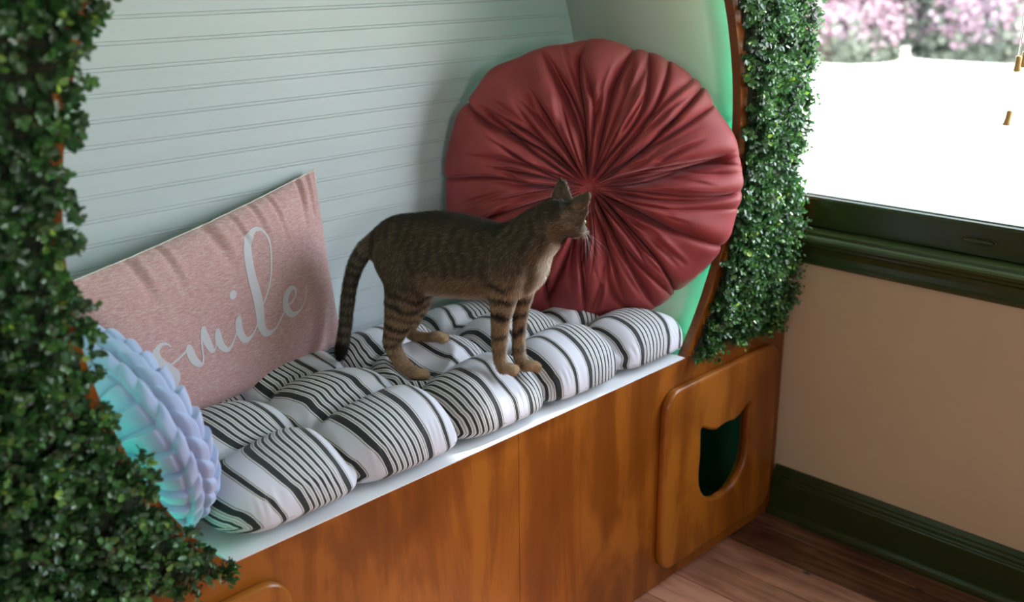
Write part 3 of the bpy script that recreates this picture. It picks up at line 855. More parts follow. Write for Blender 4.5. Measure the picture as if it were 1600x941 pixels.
LETTERS = [
   [ (-0.5513, -0.0171, 0.0026), (-0.5639, 0.0224, 0.0026), (-0.6057, 0.0479, 0.0063), (-0.6491, -0.0030, 0.0116), (-0.6458, -0.1017, 0.0137), (-0.5994, -0.2220, 0.0148), (-0.5617, -0.3179, 0.0137), (-0.5716, -0.4020, 0.0116), (-0.6026, -0.4455, 0.0074) ],
   [ (-0.6536, -0.2620, 0.0032), (-0.6066, -0.2074, 0.0032), (-0.5374, -0.1784, 0.0037), (-0.4636, -0.1339, 0.0037), (-0.4322, -0.0816, 0.0042) ],
   [ (-0.4322, -0.0816, 0.0063), (-0.4350, -0.1400, 0.0137), (-0.4214, -0.2564, 0.0137), (-0.3810, -0.3383, 0.0084), (-0.3562, -0.3046, 0.0037), (-0.3449, -0.1758, 0.0032), (-0.3323, -0.0637, 0.0032), (-0.3012, 0.0288, 0.0042) ],
   [ (-0.3012, 0.0288, 0.0063), (-0.3094, -0.0499, 0.0137), (-0.2954, -0.1660, 0.0137), (-0.2762, -0.2560, 0.0095), (-0.2489, -0.2451, 0.0032), (-0.2272, -0.1387, 0.0032), (-0.2048, -0.0634, 0.0042) ],
   [ (-0.2048, -0.0634, 0.0063), (-0.2135, -0.1484, 0.0137), (-0.2013, -0.2638, 0.0127), (-0.1545, -0.3338, 0.0074), (-0.1016, -0.2727, 0.0032), (-0.0590, -0.1643, 0.0032), (-0.0252, -0.0349, 0.0042) ],
   [ (-0.0252, -0.0349, 0.0063), (-0.0423, -0.1147, 0.0137), (-0.0395, -0.2389, 0.0137), (-0.0045, -0.3305, 0.0105), (0.0579, -0.3051, 0.0037), (0.1060, -0.2141, 0.0032), (0.1290, -0.1067, 0.0032) ],
   [ (0.1290, -0.1067, 0.0032), (0.1998, 0.0004, 0.0037), (0.2728, 0.1676, 0.0037), (0.3343, 0.4028, 0.0037), (0.3598, 0.5690, 0.0042), (0.3345, 0.6809, 0.0053), (0.2750, 0.7256, 0.0084), (0.1999, 0.6655, 0.0148), (0.1493, 0.5162, 0.0169), (0.1282, 0.2886, 0.0179), (0.1377, 0.0402, 0.0190), (0.1379, -0.1124, 0.0179), (0.1357, -0.2646, 0.0158), (0.1719, -0.3751, 0.0116), (0.2484, -0.3695, 0.0042), (0.3104, -0.2854, 0.0032), (0.3771, -0.1883, 0.0032) ],
   [ (0.3771, -0.1883, 0.0032), (0.4336, -0.1770, 0.0037), (0.4776, -0.1113, 0.0042), (0.4688, -0.0442, 0.0063), (0.4221, -0.0405, 0.0105), (0.3731, -0.1087, 0.0127), (0.3680, -0.2136, 0.0137), (0.4146, -0.3140, 0.0105), (0.4999, -0.3109, 0.0032), (0.5650, -0.2260, 0.0026), (0.5990, -0.0911, 0.0021) ],
   [ (-0.0455, 0.2025, 0.0148) ],
]
def catmull(pts, n=14):
    pts = np.array(pts); P = np.vstack([2 * pts[0] - pts[1], pts, 2 * pts[-1] - pts[-2]]); out = []
    for i in range(1, len(P) - 2):
        p0, p1, p2, p3 = P[i - 1:i + 3]
        for t in np.linspace(0, 1, n, endpoint=False):
            out.append(.5 * ((2 * p1) + (-p0 + p2) * t + (2 * p0 - 5 * p1 + 4 * p2 - p3) * t ** 2 + (-p0 + 3 * p1 - 3 * p2 + p3) * t ** 3))
    out.append(P[-2]); return np.array(out)
HW, HH = np.linalg.norm(PBR - PBL) / 2, np.linalg.norm(PTR - PBR) / 2
V = []; Fc = []
for si, st_ in enumerate(LETTERS):
    if len(st_) == 1:
        u0, v0, w0 = st_[0]; base = len(V)
        V.append((u0, v0))
        for k in range(24):
            t = 2 * PI * k / 24; V.append((u0 + w0 / 2 / HW * math.cos(t), v0 + w0 / 2 / HH * math.sin(t)))
        Fc += [[base, base + 1 + k, base + 1 + (k + 1) % 24] for k in range(24)]
        continue
    c_ = catmull(st_)
    xy = c_[:, :2] * [HW, HH]
    tg = np.gradient(xy, axis=0); tg /= np.linalg.norm(tg, axis=1)[:, None] + 1e-9
    nm = np.c_[-tg[:, 1], tg[:, 0]]
    wd = np.clip(c_[:, 2], .0016, 1) / 2
    base = len(V); k_ = 5
    for i in range(len(xy)):
        for s in np.linspace(-1, 1, k_):
            pnt = xy[i] + nm[i] * wd[i] * s; V.append((pnt[0] / HW, pnt[1] / HH))
    for i in range(len(xy) - 1):
        for j in range(k_ - 1):
            a0 = base + i * k_ + j; Fc.append([a0, a0 + k_, a0 + k_ + 1, a0 + 1])
LV = np.array(V); P = pillow_pt(LV[:, 0], LV[:, 1], 1, .0007)
mesh_np('lettering', P, Fc, M['letter'], pil)

# ------------------------------------------------------------------ pale blue round cushion with plaited rim
def blue_cushion():
    ph = .25
    c = np.array((-1.474, .165, SZ + .1560 * math.cos(ph) + .013 * math.sin(ph))); n = np.array((-math.cos(ph), -.20, -math.sin(ph))); n /= np.linalg.norm(n)
    e1 = np.cross((0, 0, 1), n); e1 /= np.linalg.norm(e1); e2 = np.cross(n, e1)
    if e2[2] < 0: e2 = -e2; e1 = -e1
    R0, T = .1560, .040
    NP = 28
    nth, ns = 1320, 300
    th = np.linspace(0, 2 * PI, nth, endpoint=False)
    s = np.linspace(-1, 1, ns)               # -1 = back centre, 0 = rim middle, 1 = front centre
    TH, S = np.meshgrid(th, s, indexing='ij')
    sg = np.sign(S); aS = np.abs(S)
    # profile: 0..0.28 = rim half width, 0.28..1 = face
    rimf = np.clip(aS / .30, 0, 1)
    face = np.clip((aS - .30) / .70, 0, 1)
    al = rimf * (PI / 2) * .86
    rad = np.where(aS < .30, R0 - T * .75 * (1 - np.cos(al)), (R0 - T * .75 * (1 - math.cos(PI / 2 * .86))) * (1 - face))
    wd = np.where(aS < .30, T * np.sin(al), T * math.sin(PI / 2 * .86) + .004 * np.sin(face * PI) - .030 * smoothstep(.55, 1, face))
    # two-strand plait along the middle of the rim, long slanting pleats beyond it
    p = TH * NP / (2 * PI)
    def strand(q):
        fq = q - np.floor(q); return np.sin(PI * fq ** 1.7) ** .75
    def fold(q):
        fq = q - np.floor(q); return np.clip(fq / .86, 0, 1) ** .65 * (1 - smoothstep(.86, 1.0, fq))
    PL = .40
    ph_ = p + sg * .25 + 1.7 * np.minimum(rimf, PL) - .25 * np.clip(rimf - PL, 0, 1) - .25 * face + .12 * np.sin(TH * 5 + 1)
    st_ = strand(ph_)
    inpl = 1 - smoothstep(PL - .05, PL + .07, rimf)
    dd = inpl * (.0042 * st_ + .0050) + (1 - inpl) * (.0092 * fold(ph_)) * (1 - smoothstep(.45, .95, face))
    dd = dd - .0075 * np.exp(-(aS / .020) ** 2) - .0050 * np.exp(-((rimf - PL) / .06) ** 2)
    nr_r = np.where(aS < .30, np.cos(al), .10); nr_w = np.where(aS < .30, np.sin(al), .995)
    rad2 = np.maximum(rad + dd * nr_r, 0.0005); wd2 = (wd + dd * nr_w) * sg
    tw = TH + .004 * np.sin(TH * 9)
    squash = 1 - .04 * np.exp(-((np.mod(TH + PI / 2 + PI, 2 * PI) - PI) / .4) ** 2)
    P = c + (e1 * (np.cos(tw) * rad2)[..., None] + e2 * (np.sin(tw) * rad2 * squash)[..., None] + n * wd2[..., None])
    return P.reshape(-1, 3), grid_faces(nth, ns, cu=True), (c, n, e1, e2)
m, nt, b = mat_new('pale_blue_velvet')
f = noise_fac(nt, coords(nt, (1, 1, 1)), 20, 4)
nt.links.new(ramp(nt, f, [(.3, (.28, .35, .56)), (.7, (.34, .41, .62))]), b.inputs['Base Color'])
b.inputs['Roughness'].default_value = .7; b.inputs['Sheen Weight'].default_value = .4; b.inputs['Sheen Roughness'].default_value = .4
bump(nt, b, noise_fac(nt, coords(nt, (1, 1, 1)), 150, 3), .15, .001)
M['blue'] = m
V, Fa, fb = blue_cushion()
blue = thing('round_cushion', 'pale blue round pleated cushion with plaited rim standing beside the pink pillow', 'cushion', tuple(fb[0]))
mesh_np('cover', V, Fa, M['blue'], blue)
for sg in (1, -1):
    V = []; Fc = []
    for i, (r, h) in enumerate([(0, .008), (.6, .007), (.9, .004), (1, 0), (.9, -.006)]):
        for k in range(24):
            t = 2 * PI * k / 24; V.append(fb[0] + fb[1] * sg * (.0215 + h) + (fb[2] * math.cos(t) + fb[3] * math.sin(t)) * .014 * r)
    for i in range(4):
        for k in range(24): Fc.append([i * 24 + k, i * 24 + (k + 1) % 24, (i + 1) * 24 + (k + 1) % 24, (i + 1) * 24 + k])
    mesh_np('button', V, Fc, M['blue'], blue)

# ------------------------------------------------------------------ the cat
A_H = math.radians(-68); hd = np.array([math.cos(A_H), math.sin(A_H), 0]); lat = np.array([-hd[1], hd[0], 0]); UPN = np.array([0, 0, 1.])
ico = bmesh.new(); bmesh.ops.create_icosphere(ico, subdivisions=3, radius=1)
IV = np.array([v.co[:] for v in ico.verts]); IF = np.array([[v.index for v in f.verts] for f in ico.faces]); ico.free()
SV = []; SF = []; BONES = []
def ell(c, ax, rad):
    n0 = sum(len(v) for v in SV)
    SV.append(np.array(c) + (IV * np.array(rad)) @ np.array(ax)); SF.append(IF + n0)
def resample(ch, step):
    ch = np.array(ch); sm = catmull(ch, 24)
    d = np.r_[0, np.cumsum(np.linalg.norm(np.diff(sm[:, :3], axis=0), axis=1))]
    n = max(2, int(d[-1] / step)); q = np.linspace(0, d[-1], n)
    return np.stack([np.interp(q, d, sm[:, k]) for k in range(4)], 1), q / d[-1]
LATS = {'torso': .84, 'chest': .90, 'neck': .96, 'hind_near': .62, 'hind_far': .62, 'front_near': .82, 'front_far': .82, 'tail': 1.0}
SHR = {'torso': .0045, 'chest': .004, 'neck': .004, 'hind_near': .003, 'hind_far': .003, 'front_near': .0025, 'front_far': .0025, 'tail': .0035}
for nm, ch in CAT.items():
    pts, tt = resample(ch, .006 if nm in ('torso', 'chest', 'neck') else .004)
    for (x, y, z, r), t in zip(pts, tt):
        r = r - SHR[nm]
        ls = LATS[nm]
        if nm.startswith('hind'): ls = .62 + .36 * min(1, t / .6)
        if nm.startswith('front'): ls = .62 + .36 * min(1, t / .4)
        ell((x, y, z), [hd, lat, UPN], (r, r * ls, r))
        BONES.append((nm, t, x, y, z, r))
def paw(toe, heading, r, w=.0095):
    f = np.array(heading, float); f[2] = 0; f /= np.linalg.norm(f); s = np.array([-f[1], f[0], 0])
    c = np.array(toe)
    ell(c - f * .004 + [0, 0, .001], [f, s, UPN], (.0165, .0128, .0098))
    for k in (-1.5, -.5, .5, 1.5):
        ell(c + f * (.0105 - .0016 * abs(k)) + s * (k * .0060) - [0, 0, .0018], [f, s, UPN], (.0080, .0044, .0074))
    BONES.append(('paw', 1, *c, .012))
paw(np.array(CAT['hind_near'][-1][:3]), (.60, -.80, 0), .012)
paw(np.array(CAT['hind_far'][-1][:3]), (.50, -.87, 0), .012)
paw(np.array(CAT['front_near'][-1][:3]) + [.002, -.004, 0], (.45, -.9, 0), .012)
paw(np.array(CAT['front_far'][-1][:3]) + [.002, -.002, .001], (.80, -.6, 0), .012)
# head
HC = np.array([-.7950, -.0370, .8625])
hf = np.array([.93, -.12, -.34]); hf /= np.linalg.norm(hf)
hs = np.cross(UPN, hf); hs /= np.linalg.norm(hs)           # the cat's left
hu = np.cross(hf, hs)
AX = [hf, hs, hu]
HC_, HF_ = HC, hf
def hp(f, s, u): return HC + hf * f + hs * s + hu * u
ell(hp(-.002, 0, .002), AX, (.033, .031, .028))
ell(hp(-.014, 0, -.002), AX, (.026, .028, .027))
ell(hp(.012, 0, -.004), AX, (.024, .026, .021)); ell(hp(-.020, .006, .006), AX, (.026, .027, .025))
ell(hp(.020, .013, -.009), AX, (.016, .013, .012)); ell(hp(.020, -.013, -.009), AX, (.016, .013, .012))
ell(hp(.027, 0, .002), AX, (.016, .010, .012))           # bridge of the nose
ell(hp(.038, 0, -.004), AX, (.010, .0065, .007))
ell(hp(.036, .0065, -.012), AX, (.0105, .0085, .0080)); ell(hp(.036, -.0065, -.012), AX, (.0105, .0085, .0080))
ell(hp(.031, 0, -.019), AX, (.010, .0085, .006))          # chin
BONES.append(('head', 0, *hp(0, 0, 0), .03)); BONES.append(('head', 1, *hp(.03, 0, -.006), .014))
def ear(sd):
    base = hp(-.004, sd * .019, .017); tip = hp(-.006, .033, .068) if sd > 0 else hp(-.002, -.040, .051)
    ax = tip - base; L = np.linalg.norm(ax); ax /= L
    front = hf * .80 + hs * .30 if sd > 0 else hf * .93 + hs * .36; front -= ax * (front @ ax); front /= np.linalg.norm(front)
    w = np.cross(ax, front)
    nb, na = 26, 17; V = []
    for side in (0, 1):
        for i in range(nb):
            b_ = i / (nb - 1)
            wdt = (.0255 if sd > 0 else .0225) * (1 - b_ ** 1.25) ** .75 + .0012
            for j in range(na):
                a0 = -1 + 2 * j / (na - 1)
                cup = .0105 * (1 - b_ * .75) * (a0 * a0 - .35)
                p = base + ax * (b_ * L - .006 * (1 - b_) * abs(a0)) + w * (a0 * wdt) + front * cup
                V.append(p - front * (.0020 if side else -.0020) * (1 - .3 * abs(a0)))
    F0 = grid_faces(nb, na); n1 = nb * na
    F_ = [list(f) for f in F0] + [list(f[::-1] + n1) for f in F0]
    rim = [i * na for i in range(nb)] + [(nb - 1) * na + j for j in range(1, na)] + [i * na + na - 1 for i in range(nb - 2, -1, -1)] + [j for j in range(na - 2, 0, -1)]
    for k in range(len(rim)):
        p_, q_ = rim[k], rim[(k + 1) % len(rim)]; F_.append([p_, p_ + n1, q_ + n1, q_])
    tri = []
    for f in F_: tri += [[f[0], f[1], f[2]], [f[0], f[2], f[3]]]
    n0 = sum(len(v) for v in SV)
    SV.append(np.array(V)); SF.append(np.array(tri)[:, ::-1] + n0)
    return base, tip, front
ears = [ear(1), ear(-1)]
soup = mesh_np('soup', np.concatenate(SV), np.concatenate(SF))
md = soup.modifiers.new('r', 'REMESH'); md.mode = 'VOXEL'; md.voxel_size = .0021; md.use_smooth_shade = True
md2 = soup.modifiers.new('s', 'SMOOTH'); md2.factor = .5; md2.iterations = 4
dg = bpy.context.evaluated_depsgraph_get(); dg.update()
cm = bpy.data.meshes.new_from_object(soup.evaluated_get(dg)); bpy.data.objects.remove(soup)
nv = len(cm.vertices); co_ = np.empty(nv * 3, np.float32); cm.vertices.foreach_get('co', co_); CV = co_.reshape(-1, 3).astype(float)
nr_ = np.empty(nv * 3, np.float32); cm.vertices.foreach_get('normal', nr_); CN = nr_.reshape(-1, 3).astype(float)
ne = len(cm.edges); ed = np.empty(ne * 2, np.int32); cm.edges.foreach_get('vertices', ed); ed = ed.reshape(-1, 2)
BN = [b_[0] for b_ in BONES]; BT = np.array([b_[1] for b_ in BONES]); BP = np.array([b_[2:5] for b_ in BONES]); BR_ = np.array([b_[5] for b_ in BONES])
KIND = {k: i for i, k in enumerate(['torso', 'chest', 'neck', 'hind_near', 'hind_far', 'front_near', 'front_far', 'tail', 'paw', 'head'])}
BK = np.array([KIND[k] for k in BN])
def vnoise(P, sc, seed=0.):
    return np.array([mnoise.noise(Vector((p[0] * sc + seed, p[1] * sc, p[2] * sc))) for p in P])
def classify(P):
    out = np.empty(len(P), int)
    for i in range(0, len(P), 4000):
        d = np.linalg.norm(P[i:i + 4000, None] - BP[None], axis=2) / (BR_[None] + .004)
        out[i:i + 4000] = d.argmin(1)
    return out
bi = classify(CV)
kk = BK[bi]; tt = BT[bi]
msk = np.where(np.isin(kk, [0, 1, 2]), 1., 0.)
msk = np.maximum(msk, np.isin(kk, [3, 4, 5, 6]) * smoothstep(.45, .15, tt)); msk = np.maximum(msk, (kk == 7) * smoothstep(.15, .02, tt))
msk = np.maximum(msk, (kk == 9) * smoothstep(.004, -.010, (CV - HC_) @ HF_) * smoothstep(.022, .012, CV[:, 2] - HC_[2]))
for it in range(46):
    acc = CV.copy(); cnt = np.ones(nv)
    for a_i, b_i in ((0, 1), (1, 0)):
        for ax_ in range(3): acc[:, ax_] += np.bincount(ed[:, a_i], CV[ed[:, b_i], ax_], nv)
        cnt += np.bincount(ed[:, a_i], minlength=nv)
    CV = CV + (acc / cnt[:, None] - CV) * msk[:, None] * (1.0 if it % 2 == 0 else .75)
cm.vertices.foreach_set('co', CV.astype(np.float32).ravel()); cm.update()
cm.vertices.foreach_get('normal', nr_); CN = nr_.reshape(-1, 3).astype(float)
s_h = (CV - np.array([-.86, .15, .79])) @ hd                 # position along the body
s_l = (CV - np.array([-.86, .15, .79])) @ lat
n1 = vnoise(CV, 45); n2 = vnoise(CV, 140, 3.3); n3 = vnoise(CV, 18, 9.1)
# blend of "legness" so that patterns meet softly
tan = np.array([.235, .142, .076]); dark = np.array([.012, .009, .007]); body = np.array([.066, .045, .027]); cream = np.array([.60, .50, .40])
pawc = np.array([.36, .23, .125])
colr = np.tile(body, (nv, 1))
def mixc(c, tgt, w): return c * (1 - w[:, None]) + tgt * w[:, None]
up_ = CN[:, 2]
is_t = np.isin(kk, [0]); is_c = np.isin(kk, [1, 2]); is_hn = np.isin(kk, [3, 4]); is_fr = np.isin(kk, [5, 6]); is_tail = kk == 7; is_paw = kk == 8; is_head = kk == 9
# flanks: narrow wavering vertical stripes
st1 = .5 + .5 * np.sin(2 * PI * (s_h / .0185 + .45 * n3 * 2 + .35 * n1))
w = smoothstep(.45, .85, st1) * .62
colr = mixc(colr, dark, w * (is_t | is_c))
ridge = smoothstep(.70, .98, up_) * .65
colr = mixc(colr, dark, ridge * (is_t | is_c))
colr = mixc(colr, tan, .40 * smoothstep(.0, -.5, up_) * (is_t | is_c))
colr = mixc(colr, cream, .60 * smoothstep(-.55, -.95, up_) * (is_t | is_c))
# throat and chest front are pale
fr_n = CN @ (hd * .92 + np.array([0, 0, -.25]) + lat * .25)
chestw = smoothstep(.42, .78, fr_n) * (is_c | is_fr | (is_t & (s_h > .10))) * (CV[:, 2] < .845)
colr = mixc(colr, cream, .9 * chestw)
# hind legs: bands across the thigh, fading to tan feet
lg = is_hn
colr[lg] = colr[lg] * (1 - smoothstep(.15, .45, tt[lg]))[:, None] + tan * smoothstep(.15, .45, tt[lg])[:, None]
zc = CV[:, 2]
band = .5 + .5 * np.sin(2 * PI * (zc / .0205 + .25 * s_h / .02 + .38 * n1 + .25 * n3))
colr = mixc(colr, dark, smoothstep(.50, .74, band) * .92 * lg * smoothstep(.10, .25, tt) * (1 - smoothstep(.62, .80, tt)))
colr = mixc(colr, dark, .75 * smoothstep(.55, .9, CN @ (-hd * .9 + np.array([0, 0, -.4]))) * lg * smoothstep(.62, .72, tt))    # dark sole of the hock
# front legs
lg = is_fr
k_ = smoothstep(.0, .30, tt)
colr[lg] = colr[lg] * (1 - k_[lg])[:, None] + tan * k_[lg][:, None]
band = .5 + .5 * np.sin(2 * PI * (zc / .031 + .45 * n1 - .2 * s_l / .02 + .1))
colr = mixc(colr, dark, smoothstep(.60, .78, band) * 1.0 * lg * smoothstep(.08, .22, tt) * (1 - smoothstep(.70, .88, tt)))
inner = smoothstep(.35, .9, CN @ (hd * .8 + lat * .5))
colr = mixc(colr, cream, .55 * inner * lg * (tt > .1))
# tail rings and dark tip
ring = .5 + .5 * np.sin(2 * PI * (tt * 12.5 + .12 * n1))
base_t = np.array([.085, .065, .045])
colr[is_tail] = base_t
colr = mixc(colr, dark, smoothstep(.40, .72, ring) * .85 * is_tail * smoothstep(.08, .2, tt))
colr = mixc(colr, dark * .5, (smoothstep(.86, .93, tt) * 1.0) * is_tail)
colr[is_paw] = pawc
colr = mixc(colr, tan * .7, .5 * smoothstep(.2, .6, n1) * is_paw)
# head
hx = (CV - HC) @ hf; hy = (CV - HC) @ hs; hz = (CV - HC) @ hu
hcol = np.tile(np.array([.105, .064, .035]), (nv, 1))
cq = hz - .6 * hx; crown = smoothstep(.010, .024, cq) * smoothstep(.022, .014, np.abs(hy)) * (hz < .036) * smoothstep(.03, .01, hx)
hcol = mixc(hcol, dark, crown * smoothstep(.3, .7, .5 + .5 * np.sin(hy / .0055 * PI)) * .9)
hcol = mixc(hcol, dark, .75 * crown)
hcol = mixc(hcol, cream, smoothstep(.020, .034, hx) * smoothstep(-.004, -.012, hz))
hcol = mixc(hcol, cream * .8, .7 * smoothstep(.018, .03, hx) * smoothstep(.010, .014, np.abs(hy)) * (hz < .014))
ckb = np.exp(-((hz + .004 + .25 * (hx - .02)) / .0022) ** 2) * (hx > -.02) * (np.abs(hy) > .012)
hcol = mixc(hcol, dark, .7 * ckb)
isear = (hz > .030)
hcol = mixc(hcol, np.array([.085, .052, .032]), 1.0 * isear)
hcol = mixc(hcol, np.array([.20, .085, .045]), .8 * smoothstep(.034, .026, hz) * smoothstep(.018, .026, hz) * (np.abs(hy) > .014))
hcol = mixc(hcol, cream * .8, .8 * isear * smoothstep(.35, .8, CN @ hf))
hcol = mixc(hcol, dark, .8 * smoothstep(.052, .062, hz) * (CN @ hf < .4))
hw = smoothstep(.050, .036, np.linalg.norm(CV - HC, axis=1)) * 1.0
hw = np.maximum(hw, isear * 1.0 * (np.abs((CV - HC) @ hf) < .05))
hw = np.where(is_tail | is_hn | is_paw, 0, hw)
colr = mixc(colr, np.zeros(3), hw) + hcol * hw[:, None]
colr = colr * (1 + .25 * n2[:, None])
colr = np.clip(colr, .004, 1)
# soften the pattern slightly over the surface
ne = len(cm.edges); ed = np.empty(ne * 2, np.int32); cm.edges.foreach_get('vertices', ed); ed = ed.reshape(-1, 2)
for it in range(3):
    acc = colr.copy(); cnt = np.ones(nv)
    np.add.at(acc, ed[:, 0], colr[ed[:, 1]]); np.add.at(acc, ed[:, 1], colr[ed[:, 0]])
    np.add.at(cnt, ed.ravel(), 1); colr = acc / cnt[:, None]
m, nt, b = mat_new('tabby_coat')
at = N(nt, 'ShaderNodeAttribute', attribute_name='coat')
nt.links.new(at.outputs['Color'], b.inputs['Base Color']); b.inputs['Roughness'].default_value = .65
b.inputs['Specular IOR Level'].default_value = .25
b.inputs['Sheen Weight'].default_value = .1
M['coat'] = m
at = cm.attributes.new('coat', 'FLOAT_COLOR', 'POINT'); at.data.foreach_set('color', np.c_[colr * .8, np.ones(nv)].astype(np.float32).ravel())
cm.materials.clear(); cm.materials.append(m); cm.polygons.foreach_set('use_smooth', np.ones(len(cm.polygons), bool))
cm.name = 'body'
catr = thing('tabby_cat', 'brown tabby cat standing on the striped cushion looking towards the window', 'cat', (-.86, .12, .60))
body_o = bpy.data.objects.new('body', cm); link(body_o, catr)
# fur: short tapered hairs, flowing along the body
npoly = len(cm.polygons)
cen = np.empty(npoly * 3, np.float32); cm.polygons.foreach_get('center', cen); cen = cen.reshape(-1, 3).astype(float)
pnm = np.empty(npoly * 3, np.float32); cm.polygons.foreach_get('normal', pnm); pnm = pnm.reshape(-1, 3).astype(float)
ar_ = np.empty(npoly, np.float32); cm.polygons.foreach_get('area', ar_)
lv = np.empty(len(cm.loops), np.int32); cm.loops.foreach_get('vertex_index', lv)
ls_ = np.empty(npoly, np.int32); cm.polygons.foreach_get('loop_start', ls_)
v0i = lv[ls_]
NH = 150000
pick = rng.choice(npoly, NH, p=ar_ / ar_.sum())
fp = cen[pick] + rng.normal(0, .0008, (NH, 3)); fn = pnm[pick]; vi = v0i[pick]
fk = kk[vi]; ft = tt[vi]; fhw = hw[vi]
flow = np.zeros((NH, 3))
down = np.array([0, 0, -1.])
flow[:] = -hd * .85 + down * .55
leg = np.isin(fk, [3, 4, 5, 6]); flow[leg] = down + (-hd * .35)
flow[fk == 8] = hd * .8 + down * .3
tl = fk == 7
tpts, _ = resample(CAT['tail'], .004)
tdir = np.gradient(tpts[:, :3], axis=0); tdir /= np.linalg.norm(tdir, axis=1)[:, None]
flow[tl] = tdir[np.clip((ft[tl] * (len(tdir) - 1)).astype(int), 0, len(tdir) - 1)]
hm = fhw > .5; flow[hm] = -hf + down * .25
em = hm & (((fp - HC) @ hu) > .028); flow[em] = hu
flow += rng.normal(0, .16, (NH, 3))
flow -= fn * (flow * fn).sum(1)[:, None]; flow /= np.linalg.norm(flow, axis=1)[:, None] + 1e-9
lift = np.full(NH, .36); lift[leg] = .26; lift[fk == 8] = .2; lift[tl] = .42; lift[hm] = .25
ln = np.full(NH, .0105); ln[leg] = .0075; ln[fk == 8] = .0042; ln[tl] = .0100; ln[hm] = .0062; ln[em] = .0035
facex = hm & (((fp - HC) @ hf) > .022); ln[facex] = .0032
ln *= rng.uniform(.6, 1.25, NH)
dr_ = flow + fn * (lift * rng.uniform(.5, 1.5, NH))[:, None]; dr_ /= np.linalg.norm(dr_, axis=1)[:, None]
sdv = np.cross(dr_, fn); sdv /= np.linalg.norm(sdv, axis=1)[:, None] + 1e-9
wd_ = rng.uniform(.00022, .00040, NH)[:, None]
mid_ = fp + dr_ * (ln * .55)[:, None]; tip_ = fp + dr_ * ln[:, None] - fn * (ln * .10)[:, None]
root_ = fp - fn * .0006
HV = np.stack([root_ - sdv * wd_, root_ + sdv * wd_, mid_ + sdv * wd_ * .8, mid_ - sdv * wd_ * .8, tip_], 1).reshape(-1, 3)
i5 = 5 * np.arange(NH)[:, None]
HF = np.concatenate([i5 + [0, 1, 2], i5 + [0, 2, 3], i5 + [3, 2, 4]])
hc = colr[vi]
var = np.exp(rng.normal(0, .30, NH))[:, None]
hc = hc * var
ag = rng.random(NH) < .24
hc[ag] = hc[ag] * .5 + np.array([.26, .20, .14]) * .5 * (hc[ag].mean(1) > .05)[:, None] + hc[ag] * .5 * (hc[ag].mean(1) <= .05)[:, None]
hc = np.clip(hc, .003, .9)
m, nt, b = mat_new('tabby_fur')
at = N(nt, 'ShaderNodeAttribute', attribute_name='coat')
nt.links.new(at.outputs['Color'], b.inputs['Base Color']); b.inputs['Roughness'].default_value = .6
b.inputs['Specular IOR Level'].default_value = .12
M['fur'] = m
fur = mesh_np('fur', HV, HF, m, catr, smooth=False, attrs={'coat': np.repeat(hc, 5, 0)}); fur['kind'] = 'stuff'
# eyes, nose, whiskers
M['eye'] = mat_simple('cat_eye', (.10, .12, .03), (.15, .17, .04), .08, 200)
M['nose'] = mat_simple('cat_nose', (.30, .10, .08), (.36, .14, .11), .4, 100)
M['pupil'] = mat_simple('cat_pupil', (.004, .004, .004), (.006, .006, .006), .05, 10)
M['whisker'] = mat_simple('whisker', (.75, .75, .78), (.8, .8, .84), .3, 10)
def small_ell(name, c, rad, mat, parent, ax=AX):
    return mesh_np(name, np.array(c) + (IV * np.array(rad)) @ np.array(ax), IF, mat, parent)
for s in (1, -1):
    ey = small_ell('eye', hp(.0245, s * .0128, .0035), (.0072, .0072, .0068), M['eye'], catr)
    pu = small_ell('pupil', hp(.0304, s * .0148, .0036), (.0016, .0014, .0044), M['pupil'], ey)
small_ell('nose', hp(.0475, 0, -.0045), (.0028, .0042, .0030), M['nose'], catr)
wr = np.random.default_rng(3)
for s in (1, -1):
    for k in range(7):
        p0 = hp(.040, s * (.010 + .001 * (k % 3)), -.010 - .0015 * (k // 3))
        dv = hs * s * 1.0 + hf * (.35 - .12 * k + wr.uniform(-.05, .05)) - hu * (.25 + .13 * k)
        dv /= np.linalg.norm(dv); L = .042 + .012 * wr.random()
        pts = [p0 + dv * L * t - hu * (.010 * t * t) for t in (0, .25, .5, .75, 1)]
        V, Fc = tube(pts, [.00014, .00013, .00011, .00008, .00003], 5)
        mesh_np('whisker', V, Fc, M['whisker'], catr)
    for k in range(3):
        p0 = hp(.024, s * .012, .013); dv = hu * 1.0 + hf * .5 + hs * s * (.3 + .3 * k); dv /= np.linalg.norm(dv)
        pts = [p0 + dv * .026 * t - hf * (.004 * t * t) for t in (0, .33, .66, 1)]
        V, Fc = tube(pts, [.00018, .00016, .0001, .00003], 5)
        mesh_np('eyebrow_whisker', V, Fc, M['whisker'], catr)

